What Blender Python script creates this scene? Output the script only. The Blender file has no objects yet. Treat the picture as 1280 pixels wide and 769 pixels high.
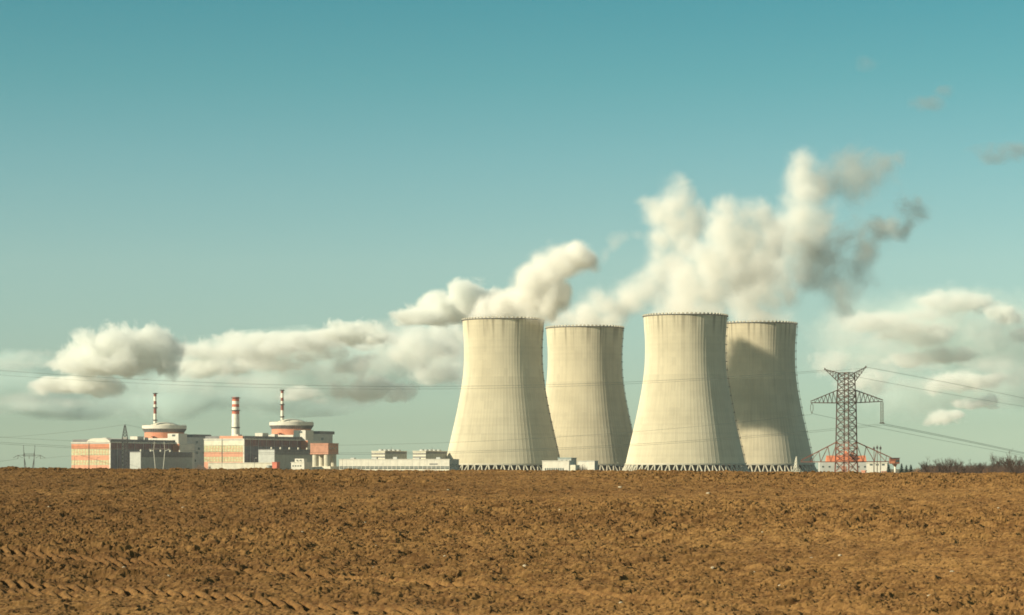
import bpy, bmesh, math, random
import numpy as np
from mathutils import Vector, Matrix
R = math.radians
PI = math.pi
random.seed(7)
scene = bpy.context.scene
col = scene.collection

# ------------------------------------------------------------------ camera
EYE = 2.6                 # eye height over the near edge of the field
F = 3022.0                # focal length in photo pixels (1280 wide), 85 mm
YH = 586.0                # height of the true horizon in the photo
PLAIN = EYE - 6.0         # level of the plain the plant stands on
cam_d = bpy.data.cameras.new("camera")
cam = bpy.data.objects.new("camera", cam_d); col.objects.link(cam)
cam.location = (0, 0, EYE); cam.rotation_euler = (R(90), 0, 0)
cam_d.sensor_width = 36.0; cam_d.lens = 36.0 * F / 1280.0
cam_d.shift_y = (YH - 384.5) / 1280.0
cam_d.clip_start = 0.5; cam_d.clip_end = 60000
scene.camera = cam

# ------------------------------------------------------------------ light
SUN_EL, SUN_AZ = 24.8, 64.0          # azimuth: degrees to the left of straight behind the camera
S = Vector((-math.sin(R(SUN_AZ)) * math.cos(R(SUN_EL)), -math.cos(R(SUN_AZ)) * math.cos(R(SUN_EL)), math.sin(R(SUN_EL))))
sun_d = bpy.data.lights.new("sun", 'SUN'); sun = bpy.data.objects.new("sun", sun_d); col.objects.link(sun)
sun_d.energy = 5.0; sun_d.angle = R(0.5); sun_d.color = (1.0, 0.90, 0.68)
sun.rotation_euler = S.to_track_quat('Z', 'Y').to_euler()
sun.location = (-200, -100, 300)
vs = scene.view_settings
vs.view_transform = 'Standard'; vs.look = 'None'; vs.gamma = 1.0; vs.exposure = 0.5; vs.use_curve_mapping = False
cy = scene.cycles
cy.use_denoising = True; cy.filter_width = 1.75
cy.max_bounces = 8; cy.diffuse_bounces = 3; cy.glossy_bounces = 2; cy.volume_bounces = 6; cy.transparent_max_bounces = 16
cy.volume_step_rate = 1.0; cy.volume_max_steps = 256

class G:
    """small helper to wire shader nodes"""
    def __init__(s, tree): s.t = tree
    def n(s, typ, **kw):
        nd = s.t.nodes.new(typ)
        for k, v in kw.items(): setattr(nd, k, v)
        return nd
    def put(s, sock, v):
        if isinstance(v, bpy.types.NodeSocket): s.t.links.new(v, sock)
        elif v is not None: sock.default_value = v
    def math(s, op, a, b=None, c=None, clamp=False):
        nd = s.n('ShaderNodeMath', operation=op); nd.use_clamp = clamp
        for i, v in enumerate((a, b, c)):
            if v is not None: s.put(nd.inputs[i], v)
        return nd.outputs[0]
    def vec(s, op, a, b=None, scale=None):
        nd = s.n('ShaderNodeVectorMath', operation=op)
        s.put(nd.inputs[0], a)
        if b is not None: s.put(nd.inputs[1], b)
        if scale is not None: s.put(nd.inputs['Scale'], scale)
        return nd.outputs['Value'] if op in ('DISTANCE', 'LENGTH', 'DOT_PRODUCT') else nd.outputs[0]
    def noise(s, v, scale, detail=4, rough=0.55, dist=0.0, color=False):
        nd = s.n('ShaderNodeTexNoise'); s.put(nd.inputs['Vector'], v)
        nd.inputs['Scale'].default_value = scale; nd.inputs['Detail'].default_value = detail
        nd.inputs['Roughness'].default_value = rough; nd.inputs['Distortion'].default_value = dist
        return nd.outputs['Color'] if color else nd.outputs[0]
    def rng(s, v, a, b, c=0.0, d=1.0, smooth=True):
        nd = s.n('ShaderNodeMapRange'); nd.interpolation_type = 'SMOOTHSTEP' if smooth else 'LINEAR'
        for i, x in enumerate((v, a, b, c, d)): s.put(nd.inputs[i], x)
        return nd.outputs[0]
    def mix(s, f, a, b, blend='MIX'):
        nd = s.n('ShaderNodeMix', data_type='RGBA', blend_type=blend)
        nd.clamp_factor = True
        s.put(nd.inputs[0], f)
        s.put(nd.inputs[6], a if isinstance(a, bpy.types.NodeSocket) else (*a, 1))
        s.put(nd.inputs[7], b if isinstance(b, bpy.types.NodeSocket) else (*b, 1))
        return nd.outputs[2]
    def xyz(s, a, b, c):
        nd = s.n('ShaderNodeCombineXYZ')
        for i, v in enumerate((a, b, c)): s.put(nd.inputs[i], v)
        return nd.outputs[0]
    def sep(s, v):
        nd = s.n('ShaderNodeSeparateXYZ'); s.put(nd.inputs[0], v); return nd.outputs

# ------------------------------------------------------------------ sky
world = bpy.data.worlds.new("World"); scene.world = world; world.use_nodes = True
world.node_tree.nodes.clear()
g = G(world.node_tree)
sky = g.n('ShaderNodeTexSky', sky_type='NISHITA')
sky.sun_disc = False; sky.sun_elevation = R(SUN_EL); sky.sun_rotation = math.atan2(S.x, S.y)
sky.air_density = 1.0; sky.dust_density = 0.7; sky.ozone_density = 1.0; sky.altitude = 400
d = g.n('ShaderNodeTexCoord').outputs['Generated']
dx, dy, dz = g.sep(d)
az = g.math('MULTIPLY', g.math('ARCTAN2', dx, dy), 30.22)                      # sky angle in hundredths of a radian-ish units
hor = g.math('SQRT', g.math('ADD', g.math('MULTIPLY', dx, dx), g.math('MULTIPLY', dy, dy)))
el = g.math('MULTIPLY', g.math('DIVIDE', dz, g.math('MAXIMUM', hor, 0.02)), 30.22)
ramp = g.n('ShaderNodeValToRGB')
g.put(ramp.inputs[0], g.math('DIVIDE', el, 16.0))
cr = ramp.color_ramp
STOPS = [(0.004, (.59, .79, .825)), (.035, (.50, .660, .68)), (.085, (.515, .645, .635)), (.16, (.54, .695, .625)), (.244, (.395, .668, .588)), (.304, (.272, .632, .54)), (.363, (.19, .590, .51)), (.5, (.26, .60, .50)), (.9, (.75, .8, .58))]
cr.elements[0].position, cr.elements[0].color = STOPS[0][0], (*STOPS[0][1], 1)
cr.elements[1].position, cr.elements[1].color = STOPS[-1][0], (*STOPS[-1][1], 1)
for a_, c_ in STOPS[1:-1]: cr.elements.new(a_).color = (*c_, 1)
skyc = g.mix(1.0, sky.outputs[0], ramp.outputs[0], 'MULTIPLY')
bg = g.n('ShaderNodeBackground'); g.put(bg.inputs[0], skyc); bg.inputs[1].default_value = 0.1045
out = g.n('ShaderNodeOutputWorld'); world.node_tree.links.new(bg.outputs[0], out.inputs[0])

# ------------------------------------------------------------------ materials
MATS = {}
def mat(name, c, rough=0.85, var=0.18, scale=0.25, bump=0.0, stretch=(1, 1, 1), streak=0.0):
    if name in MATS: return MATS[name]
    m = bpy.data.materials.new(name); m.use_nodes = True; MATS[name] = m
    t = m.node_tree; h = G(t); b = t.nodes['Principled BSDF']
    b.inputs['Roughness'].default_value = rough
    o = h.n('ShaderNodeTexCoord').outputs['Object']
    nz = h.noise(h.vec('MULTIPLY', o, stretch), scale, 6, 0.6)
    f = h.rng(nz, 0.25, 0.75)
    cc = h.mix(f, tuple(x * (1 - var) for x in c), tuple(min(1, x * (1 + var)) for x in c))
    if streak:
        ns = h.noise(h.vec('MULTIPLY', o, (0.9, 0.9, 0.06)), 1.0, 5, 0.6)
        cc = h.mix(h.math('MULTIPLY', h.rng(ns, 0.45, 0.75), streak), cc, tuple(x * 0.45 for x in c))
    h.put(b.inputs['Base Color'], cc)
    if bump:
        bp = h.n('ShaderNodeBump'); bp.inputs['Strength'].default_value = bump; bp.inputs['Distance'].default_value = 0.2
        h.put(bp.inputs['Height'], nz); t.links.new(bp.outputs[0], b.inputs['Normal'])
    return m

WHITE = mat('white_wall', (0.58, 0.54, 0.45), var=0.1, streak=0.25)
CREAMW = mat('cream_wall', (0.62, 0.57, 0.44), var=0.12, streak=0.25)
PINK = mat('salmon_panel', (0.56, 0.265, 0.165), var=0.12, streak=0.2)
ORANGE = mat('orange_panel', (0.50, 0.19, 0.10), var=0.15, streak=0.2)
WALLO = mat('salmon_concrete', (0.54, 0.21, 0.12), var=0.12, streak=0.25)
YGLASS = mat('yellow_glazing', (0.42, 0.40, 0.22), rough=0.4, var=0.25, scale=0.5)
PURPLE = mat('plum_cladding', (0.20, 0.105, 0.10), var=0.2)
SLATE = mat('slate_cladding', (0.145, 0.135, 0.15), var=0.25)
DGREY = mat('dark_grey_roof', (0.17, 0.165, 0.16), var=0.2)
GREYG = mat('grey_green_cladding', (0.34, 0.35, 0.31), var=0.15, streak=0.2)
GREYW = mat('grey_wall', (0.42, 0.42, 0.38), var=0.12, streak=0.2)
BRICK = mat('brick', (0.40, 0.19, 0.12), var=0.2)
RED = mat('red_paint', (0.48, 0.13, 0.08), var=0.15)
DRED = mat('dark_red_paint', (0.24, 0.075, 0.05), var=0.15)
STACKW = mat('white_paint', (0.74, 0.68, 0.56), var=0.1)
DARK = mat('dark_opening', (0.03, 0.03, 0.035), rough=0.5)
GLASS = mat('window_glass', (0.06, 0.08, 0.08), rough=0.2)
STEEL = mat('galvanised_steel', (0.17, 0.145, 0.12), rough=0.6)
STEELD = mat('dark_steel', (0.07, 0.065, 0.06), rough=0.6)
RUST = mat('rusty_steel', (0.22, 0.085, 0.05), rough=0.7)
PALESTEEL = mat('pale_steel', (0.55, 0.52, 0.42), rough=0.6)
CONC = mat('pale_concrete', (0.46, 0.42, 0.32), var=0.12)
SHADEFILL = mat('shaded_fill', (0.045, 0.045, 0.045))
CABLE = mat('cable', (0.07, 0.08, 0.07), rough=0.6)
PORC = mat('insulator_glaze', (0.10, 0.07, 0.05), rough=0.3)
TEAL = mat('teal_roof', (0.20, 0.30, 0.30), var=0.1)
BARK = mat('bark', (0.065, 0.05, 0.042), var=0.3, scale=1.0)
TWIG = mat('twigs', (0.060, 0.034, 0.022), var=0.3, scale=0.4)
TWIGO = mat('dry_twigs', (0.24, 0.125, 0.06), var=0.3, scale=0.4)
NEEDLE = mat('needles', (0.035, 0.06, 0.045), var=0.35, scale=0.6)
STONE = mat('stone', (0.42, 0.34, 0.23), var=0.15, scale=5)

def shell_material():
    m = bpy.data.materials.new('tower_concrete'); m.use_nodes = True
    t = m.node_tree; h = G(t); b = t.nodes['Principled BSDF']; b.inputs['Roughness'].default_value = 0.9; b.inputs['Diffuse Roughness'].default_value = 1.0
    b.inputs['Specular IOR Level'].default_value = 0.2
    o = h.n('ShaderNodeTexCoord').outputs['Object']
    info = h.n('ShaderNodeObjectInfo').outputs['Random']
    x, y, z = h.sep(o)
    ang = h.math('ARCTAN2', y, x)
    sh = h.math('MULTIPLY', info, 50.0)
    big = h.noise(h.vec('ADD', o, h.xyz(sh, 0.0, 0.0)), 0.03, 5, 0.55)
    # rain streaks run down the shell: fine round the circumference, long in height
    sv = h.xyz(h.math('MULTIPLY', h.math('COSINE', ang), 30.0), h.math('MULTIPLY', h.math('SINE', ang), 30.0), h.math('ADD', h.math('MULTIPLY', z, 0.02), sh))
    st = h.noise(sv, 1.3, 6, 0.6)
    st2 = h.noise(sv, 0.35, 3, 0.5)
    lift = h.noise(h.xyz(0.0, 0.0, h.math('FLOOR', h.math('MULTIPLY', z, 0.45))), 3.3, 0)
    c = h.mix(h.rng(big, 0.3, 0.7), (0.62, 0.555, 0.405), (0.70, 0.632, 0.47))
    c = h.mix(h.math('MULTIPLY', h.rng(st, 0.42, 0.78), 0.17), c, (0.29, 0.255, 0.18))
    c = h.mix(h.math('MULTIPLY', h.rng(st2, 0.5, 0.8), 0.22), c, (0.30, 0.26, 0.18))
    pat = h.noise(h.xyz(h.math('FLOOR', h.math('MULTIPLY', ang, 9.0)), h.math('FLOOR', h.math('MULTIPLY', z, 0.12)), sh), 7.7, 0)
    c = h.mix(h.math('MULTIPLY', h.rng(pat, 0.52, 0.72), 0.13), c, (0.36, 0.32, 0.23))
    c = h.mix(h.math('MULTIPLY', h.math('SUBTRACT', lift, 0.3), 0.40), c, (0.31, 0.28, 0.20))
    # soot-coloured runs under the rim
    top = h.math('MULTIPLY', h.rng(z, 134.0, 159.0), h.rng(st2, 0.50, 0.66))
    c = h.mix(h.math('MULTIPLY', top, 0.50), c, (0.17, 0.14, 0.085))
    h.put(b.inputs['Base Color'], c)
    return m
SHELL = shell_material()

# ------------------------------------------------------------------ mesh helpers
class MB:
    def __init__(s): s.v = []; s.f = []; s.mi = []
    def add(s, vs, fs, mi=0):
        o = len(s.v); s.v.extend([tuple(x) for x in vs]); s.f.extend([tuple(i + o for i in f) for f in fs]); s.mi.extend([mi] * len(fs)); return s
    def box(s, x0, x1, y0, y1, z0, z1, mi=0):
        vs = [(x, y, z) for z in (z0, z1) for y in (y0, y1) for x in (x0, x1)]
        return s.add(vs, [(0, 2, 3, 1), (4, 5, 7, 6), (0, 1, 5, 4), (2, 6, 7, 3), (0, 4, 6, 2), (1, 3, 7, 5)], mi)
    def bar(s, a, b, r, mi=0, n=4, r2=None):
        a = Vector(a); b = Vector(b); d = (b - a)
        if d.length < 1e-6: return s
        d.normalize(); up = Vector((0, 0, 1)) if abs(d.z) < 0.9 else Vector((1, 0, 0))
        u = d.cross(up).normalized(); w = d.cross(u).normalized(); r2 = r if r2 is None else r2
        vs = []
        for p, q in ((a, r), (b, r2)):
            for k in range(n):
                t = 2 * PI * (k + .5) / n; vs.append(p + u * math.cos(t) * q + w * math.sin(t) * q)
        fs = [(k, (k + 1) % n, n + (k + 1) % n, n + k) for k in range(n)] + [tuple(range(n - 1, -1, -1)), tuple(range(n, 2 * n))]
        return s.add(vs, fs, mi)
    def path(s, pts, r, mi=0, n=4):
        pts = [Vector(p) for p in pts]; vs = []
        for i, p in enumerate(pts):
            d = (pts[min(i + 1, len(pts) - 1)] - pts[max(i - 1, 0)]).normalized()
            up = Vector((0, 0, 1)) if abs(d.z) < 0.9 else Vector((1, 0, 0))
            u = d.cross(up).normalized(); w = d.cross(u).normalized()
            for k in range(n):
                t = 2 * PI * (k + .5) / n; vs.append(p + (u * math.cos(t) + w * math.sin(t)) * r)
        fs = []
        for i in range(len(pts) - 1):
            for k in range(n):
                fs.append((i * n + k, i * n + (k + 1) % n, (i + 1) * n + (k + 1) % n, (i + 1) * n + k))
        fs += [tuple(range(n - 1, -1, -1)), tuple(range((len(pts) - 1) * n, len(pts) * n))]
        return s.add(vs, fs, mi)
    def lathe(s, prof, n=48, cx=0, cy=0, mi=0, closed=False, bands=None):
        """prof: list of (r, z)"""
        m = len(prof); vs = []
        for (r, z) in prof:
            for k in range(n):
                t = 2 * PI * k / n; vs.append((cx + r * math.cos(t), cy + r * math.sin(t), z))
        o = len(s.v); s.v.extend(vs)
        rng = range(m if closed else m - 1)
        for i in rng:
            j = (i + 1) % m
            for k in range(n):
                q = (k + 1) % n
                s.f.append((o + i * n + k, o + i * n + q, o + j * n + q, o + j * n + k))
                s.mi.append(bands[i] if bands else mi)
        return s
    def build(s, name, mats, parent=None, smooth=False, loc=None):
        me = bpy.data.meshes.new(name); me.from_pydata(s.v, [], s.f)
        for m in (mats if isinstance(mats, (list, tuple)) else [mats]): me.materials.append(m)
        me.polygons.foreach_set('material_index', s.mi)
        if smooth: me.polygons.foreach_set('use_smooth', [True] * len(s.f))
        me.update(); o = bpy.data.objects.new(name, me); col.objects.link(o)
        if parent is not None: o.parent = parent
        if loc is not None: o.location = loc
        return o

def tag(o, label=None, cat=None, group=None, kind=None):
    if label: o['label'] = label
    if cat: o['category'] = cat
    if group: o['group'] = group
    if kind: o['kind'] = kind
    return o
def thing(name, label, cat, loc=(0, 0, 0), rz=0.0, group=None):
    o = bpy.data.objects.new(name, None); col.objects.link(o); o.empty_display_size = 2
    o.location = loc; o.rotation_euler = (0, 0, rz); return tag(o, label, cat, group)
def copy_tree(o, parent=None):
    c = o.copy(); col.objects.link(c)
    if parent is not None: c.parent = parent
    for ch in list(o.children): copy_tree(ch, c)
    return c
def at(px, py, D): return Vector(((px - 640) * D / F, D, EYE - (py - YH) * D / F))
def X(px, D): return (px - 640) * D / F
def HZ(py, D): return (EYE - (py - YH) * D / F) - PLAIN          # height over the plain

# ------------------------------------------------------------------ ground and field
def hash2(ix, iy, k):
    a = (ix.astype(np.int64) * 374761393 + iy.astype(np.int64) * 668265263 + k * 2246822519) & 0xFFFFFFFF
    a = ((a ^ (a >> 13)) * 1274126177) & 0xFFFFFFFF
    a = a ^ (a >> 16)
    return (a & 0xFFFFFF) / float(0xFFFFFF)
def vnoise(x, y, k):
    ix = np.floor(x); iy = np.floor(y); fx = x - ix; fy = y - iy
    fx = fx * fx * (3 - 2 * fx); fy = fy * fy * (3 - 2 * fy)
    a = hash2(ix, iy, k); b = hash2(ix + 1, iy, k); c = hash2(ix, iy + 1, k); e = hash2(ix + 1, iy + 1, k)
    return (a * (1 - fx) + b * fx) * (1 - fy) + (c * (1 - fx) + e * fx) * fy
def clods(x, y, k, cell, hmax, fill):
    """rounded lumps, one at most per jittered cell; 3x3 neighbours"""
    gx = np.floor(x / cell); gy = np.floor(y / cell); res = np.zeros_like(x)
    for i in (-1, 0, 1):
        for j in (-1, 0, 1):
            cx_ = gx + i; cy_ = gy + j
            h1 = hash2(cx_, cy_, k); h2 = hash2(cx_, cy_, k + 1); h3 = hash2(cx_, cy_, k + 2); h4 = hash2(cx_, cy_, k + 3)
            r = cell * (0.25 + 0.5 * h3)
            dx_ = (x - (cx_ + h1) * cell); dy_ = (y - (cy_ + h2) * cell)
            e = 0.6 + 0.8 * h4
            q = 1.0 - (dx_ * dx_ / e + dy_ * dy_ * e) / (r * r)
            b = np.sqrt(np.clip(q, 0, 1)) * hmax * (0.3 + 0.7 * h3) * (h4 < fill)
            res = np.maximum(res, b)
    return res
CREST = 130.0
def prof(Y):
    z = EYE - 0.24 - 3.09e-4 * (CREST - np.maximum(Y, 42.0)) ** 2
    return np.maximum(z, PLAIN - 0.6)
def tilt(Xc): return -0.0046 * np.clip(Xc, -70, 70)
def field_base(Xc, Y): return prof(Y) + tilt(Xc) * np.clip(Y / 130.0, 0, 1)
def field_at(px, py):
    """where the ray through a photo point meets the field"""
    best = None
    for Y in np.linspace(38, 128, 3000):
        Xc = X(px, Y); zz = float(field_base(np.array([Xc]), np.array([Y]))[0])
        if YH + F * (EYE - zz) / Y <= py: return Xc, Y
    return X(px, 128), 128
TRACKS = []
for pts, w, dep in (([(0, 693), (575, 733)], 0.30, 0.085), ([(0, 729), (500, 764)], 0.34, 0.10), ([(0, 737), (420, 767)], 0.2, 0.04), ([(300, 716), (800, 748)], 0.26, 0.05)):
    a = field_at(*pts[0]); b = field_at(*pts[1])
    s_ = (b[1] - a[1]) / (b[0] - a[0]); TRACKS.append((a[1] - s_ * a[0], s_, w, dep))

def field_height(Xc, Y):
    z = field_base(Xc, Y)
    xs = Xc / 2.0
    env = np.clip((310 - Y) / 60, 0, 1)
    low = (vnoise(Xc / 5.0, Y / 7.0, 5) - .5) * 0.10 + (vnoise(Xc / 1.7, Y / 2.2, 6) - .5) * 0.09
    patch = np.clip(0.5 + 1.0 * vnoise(Xc / 9, Y / 14, 9), 0.65, 1.3)
    huge = clods(xs + 2.2, Y + 4.4, 111, 0.95, 0.15, 0.20) * np.clip((Y - 45) / 40, 0.25, 1)
    big = clods(xs, Y, 11, 0.50, 0.12, 0.30)
    mid = clods(xs + 3.3, Y + 1.1, 31, 0.22, 0.065, 0.6)
    sml = clods(xs + 9.3, Y + 5.1, 51, 0.10, 0.04, 0.8)
    pit = clods(xs + 5.7, Y + 2.9, 71, 0.34, 0.12, 0.40) + clods(xs + 1.9, Y + 7.9, 91, 0.20, 0.06, 0.5)
    rough = (vnoise(xs / .30, Y / .30, 7) - .5) * 0.07 + (vnoise(xs / .09, Y / .09, 8) - .5) * 0.05 + (vnoise(Xc / .05, Y / .07, 18) - .5) * 0.05
    c = (np.maximum(np.maximum(big, mid), huge) + sml + rough - pit) * patch
    tr = np.zeros_like(z); keep = np.ones_like(z)
    for (y0, s, w, dep) in TRACKS:
        cy_ = y0 + s * Xc + 0.12 * np.sin(Xc * 0.35)
        q = Y - cy_; inside = np.clip((w + 0.12 - np.abs(q)) / 0.12, 0, 1)
        fade = np.clip(0.7 + 1.0 * vnoise(Xc / 2.6, Y / 30, 19), 0, 1)
        ph = (Xc + q * 0.42 + 0.05 * vnoise(Xc / .7, Y / .7, 21)) / 0.30
        lug = np.clip(2.0 * np.sin(2 * PI * ph) + 0.2, -1, 1.0)
        tr += inside * fade * (-0.02 - 0.72 * dep * lug)
        keep *= 1 - 0.85 * inside * np.clip(fade + .3, 0, 1)
    return z + (low + c * keep) * env + tr

def build_field():
    t = np.concatenate([-np.geomspace(1.6, 0.27, 40)[:-1], np.linspace(-0.27, 0.27, 1150), np.geomspace(0.27, 1.6, 40)[1:]])
    Yv = np.concatenate([np.linspace(-60, 30, 14)[:-1], np.geomspace(30, 40, 60)[:-1], np.geomspace(40, 150, 1250)[:-1], np.geomspace(150, 330, 90)])
    TT, YY = np.meshgrid(t, Yv)
    XX = TT * np.maximum(YY, 30)
    ZZ = field_height(XX, YY)
    edge = np.abs(TT) > 1.5
    ZZ[edge] = np.minimum(ZZ[edge], PLAIN - 0.5)
    ZZ[0] = PLAIN - 0.5
    ny, nx = XX.shape
    co = np.stack([XX, YY, ZZ], -1).reshape(-1, 3).astype(np.float32)
    i = np.arange((ny - 1) * (nx - 1)); r = i // (nx - 1); c = i % (nx - 1)
    a = r * nx + c
    q = np.stack([a, a + 1, a + nx + 1, a + nx], -1).astype(np.int32)
    me = bpy.data.meshes.new('ploughed_field')
    me.vertices.add(len(co)); me.vertices.foreach_set('co', co.ravel())
    me.loops.add(q.size); me.loops.foreach_set('vertex_index', q.ravel())
    me.polygons.add(len(q)); me.polygons.foreach_set('loop_start', np.arange(0, q.size, 4, dtype=np.int32))
    me.polygons.foreach_set('use_smooth', np.zeros(len(q), dtype=bool))
    me.update(calc_edges=True); me.validate()
    m = bpy.data.materials.new('soil'); m.use_nodes = True
    h = G(m.node_tree); b = m.node_tree.nodes['Principled BSDF']; b.inputs['Roughness'].default_value = 0.95
    b.inputs['Specular IOR Level'].default_value = 0.15
    o = h.n('ShaderNodeTexCoord').outputs['Object']
    os_ = h.vec('MULTIPLY', o, (0.42, 1, 1))
    n1 = h.noise(os_, 0.22, 5, 0.6); n2 = h.noise(os_, 4.6, 6, 0.74); n3 = h.noise(os_, 16.0, 4, 0.7)
    cc = h.mix(h.rng(n1, 0.3, 0.7), (0.220, 0.114, 0.038), (0.305, 0.167, 0.056))
    cc = h.mix(h.rng(n2, 0.36, 0.60), (0.128, 0.062, 0.022), cc)
    cc = h.mix(h.math('MULTIPLY', h.rng(n3, 0.55, 0.72), 0.6), cc, (0.39, 0.226, 0.090))
    yy_ = h.sep(o)[1]
    vignette = h.rng(h.math('ADD', h.noise(h.vec('MULTIPLY', o, (0.5, 1, 1)), 0.07, 4, 0.6), h.math('MULTIPLY', h.sep(o)[0], -0.006)), 0.40, 0.68)
    cc = h.mix(h.math('MULTIPLY', vignette, 0.42), cc, (0.110, 0.054, 0.019))  # lens vignette painted into the soil colour: darker towards the left, broken by noise
    b.inputs['Diffuse Roughness'].default_value = 0.8
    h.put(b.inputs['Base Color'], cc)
    bp = h.n('ShaderNodeBump'); bp.inputs['Strength'].default_value = 0.7; bp.inputs['Distance'].default_value = 0.03
    h.put(bp.inputs['Height'], h.math('ADD', n3, n2)); m.node_tree.links.new(bp.outputs[0], b.inputs['Normal'])
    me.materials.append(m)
    ob = bpy.data.objects.new('ploughed_field', me); col.objects.link(ob)
    tag(ob, kind='structure')
build_field()
GRASSM = mat('dry_grass', (0.13, 0.10, 0.045), var=0.35, scale=0.02)
gb = MB(); E_ = 30000
gb.add([(-E_, -E_, PLAIN), (E_, -E_, PLAIN), (E_, E_, PLAIN), (-E_, E_, PLAIN)], [(0, 1, 2, 3)])
tag(gb.build('ground', GRASSM), kind='structure')

# pale stones lying on the soil
def stone_mesh():
    bm = bmesh.new(); bmesh.ops.create_icosphere(bm, subdivisions=2, radius=1)
    for v in bm.verts: v.co = Vector((v.co.x * 1.3, v.co.y, v.co.z * 0.7)) * random.uniform(0.85, 1.1)
    me = bpy.data.meshes.new('stone'); bm.to_mesh(me); bm.free(); me.materials.append(STONE); return me
stones = [stone_mesh() for _ in range(4)]
SPX = [(61, 637), (210, 727), (155, 710), (229, 638), (292, 651), (456, 657), (470, 681), (467, 712), (775, 612), (825, 621), (885, 617), (953, 668), (943, 719), (975, 732),
       (1014, 698), (1050, 698), (1083, 638), (1150, 686), (1162, 748), (1223, 676), (1248, 638), (656, 715), (650, 739), (891, 713), (742, 701), (776, 755), (1008, 722), (1190, 719),
       (378, 670), (556, 700), (120, 660), (340, 690), (700, 640), (1120, 655), (600, 640), (268, 711), (1062, 608), (1222, 612), (560, 615)]
first = None
for i, (px, py) in enumerate(SPX):
    x_, y_ = field_at(px, py)
    z_ = float(field_height(np.array([x_]), np.array([y_]))[0])
    o = bpy.data.objects.new('stone', stones[i % 4]); col.objects.link(o)
    s_ = random.uniform(0.022, 0.05) * (y_ / 50) ** 0.5
    o.location = (x_, y_, z_ + s_ * 0.3); o.scale = (s_, s_, s_); o.rotation_euler = (0, 0, random.uniform(0, 6))
    tag(o, 'small pale stone lying on the brown ploughed soil', 'stone', 'pale stones scattered on the field')

# ------------------------------------------------------------------ cooling towers
TH = 160.0; LEG = 10.5
KN = [(LEG, 60.3), (25, 57.0), (41, 53.3), (58, 49.4), (73, 46.3), (89, 43.4), (106, 41.2), (122, 40.4), (136, 40.5), (148, 41.3), (TH - 1, 42.0)]
def rad(z):
    zs = [k[0] for k in KN]; rs = [k[1] for k in KN]
    # smooth Catmull-Rom through the knots
    for i in range(len(zs) - 1):
        if z <= zs[i + 1] or i == len(zs) - 2:
            t = (z - zs[i]) / (zs[i + 1] - zs[i]); p1, p2 = rs[i], rs[i + 1]
            m1 = (rs[i + 1] - rs[i - 1]) / (zs[i + 1] - zs[i - 1]) if i > 0 else (rs[1] - rs[0]) / (zs[1] - zs[0])
            m2 = (rs[i + 2] - rs[i]) / (zs[i + 2] - zs[i]) if i < len(zs) - 2 else (rs[-1] - rs[-2]) / (zs[-1] - zs[-2])
            hh = zs[i + 1] - zs[i]
            return (2*t**3-3*t*t+1)*p1 + (t**3-2*t*t+t)*hh*m1 + (-2*t**3+3*t*t)*p2 + (t**3-t*t)*hh*m2
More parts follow.
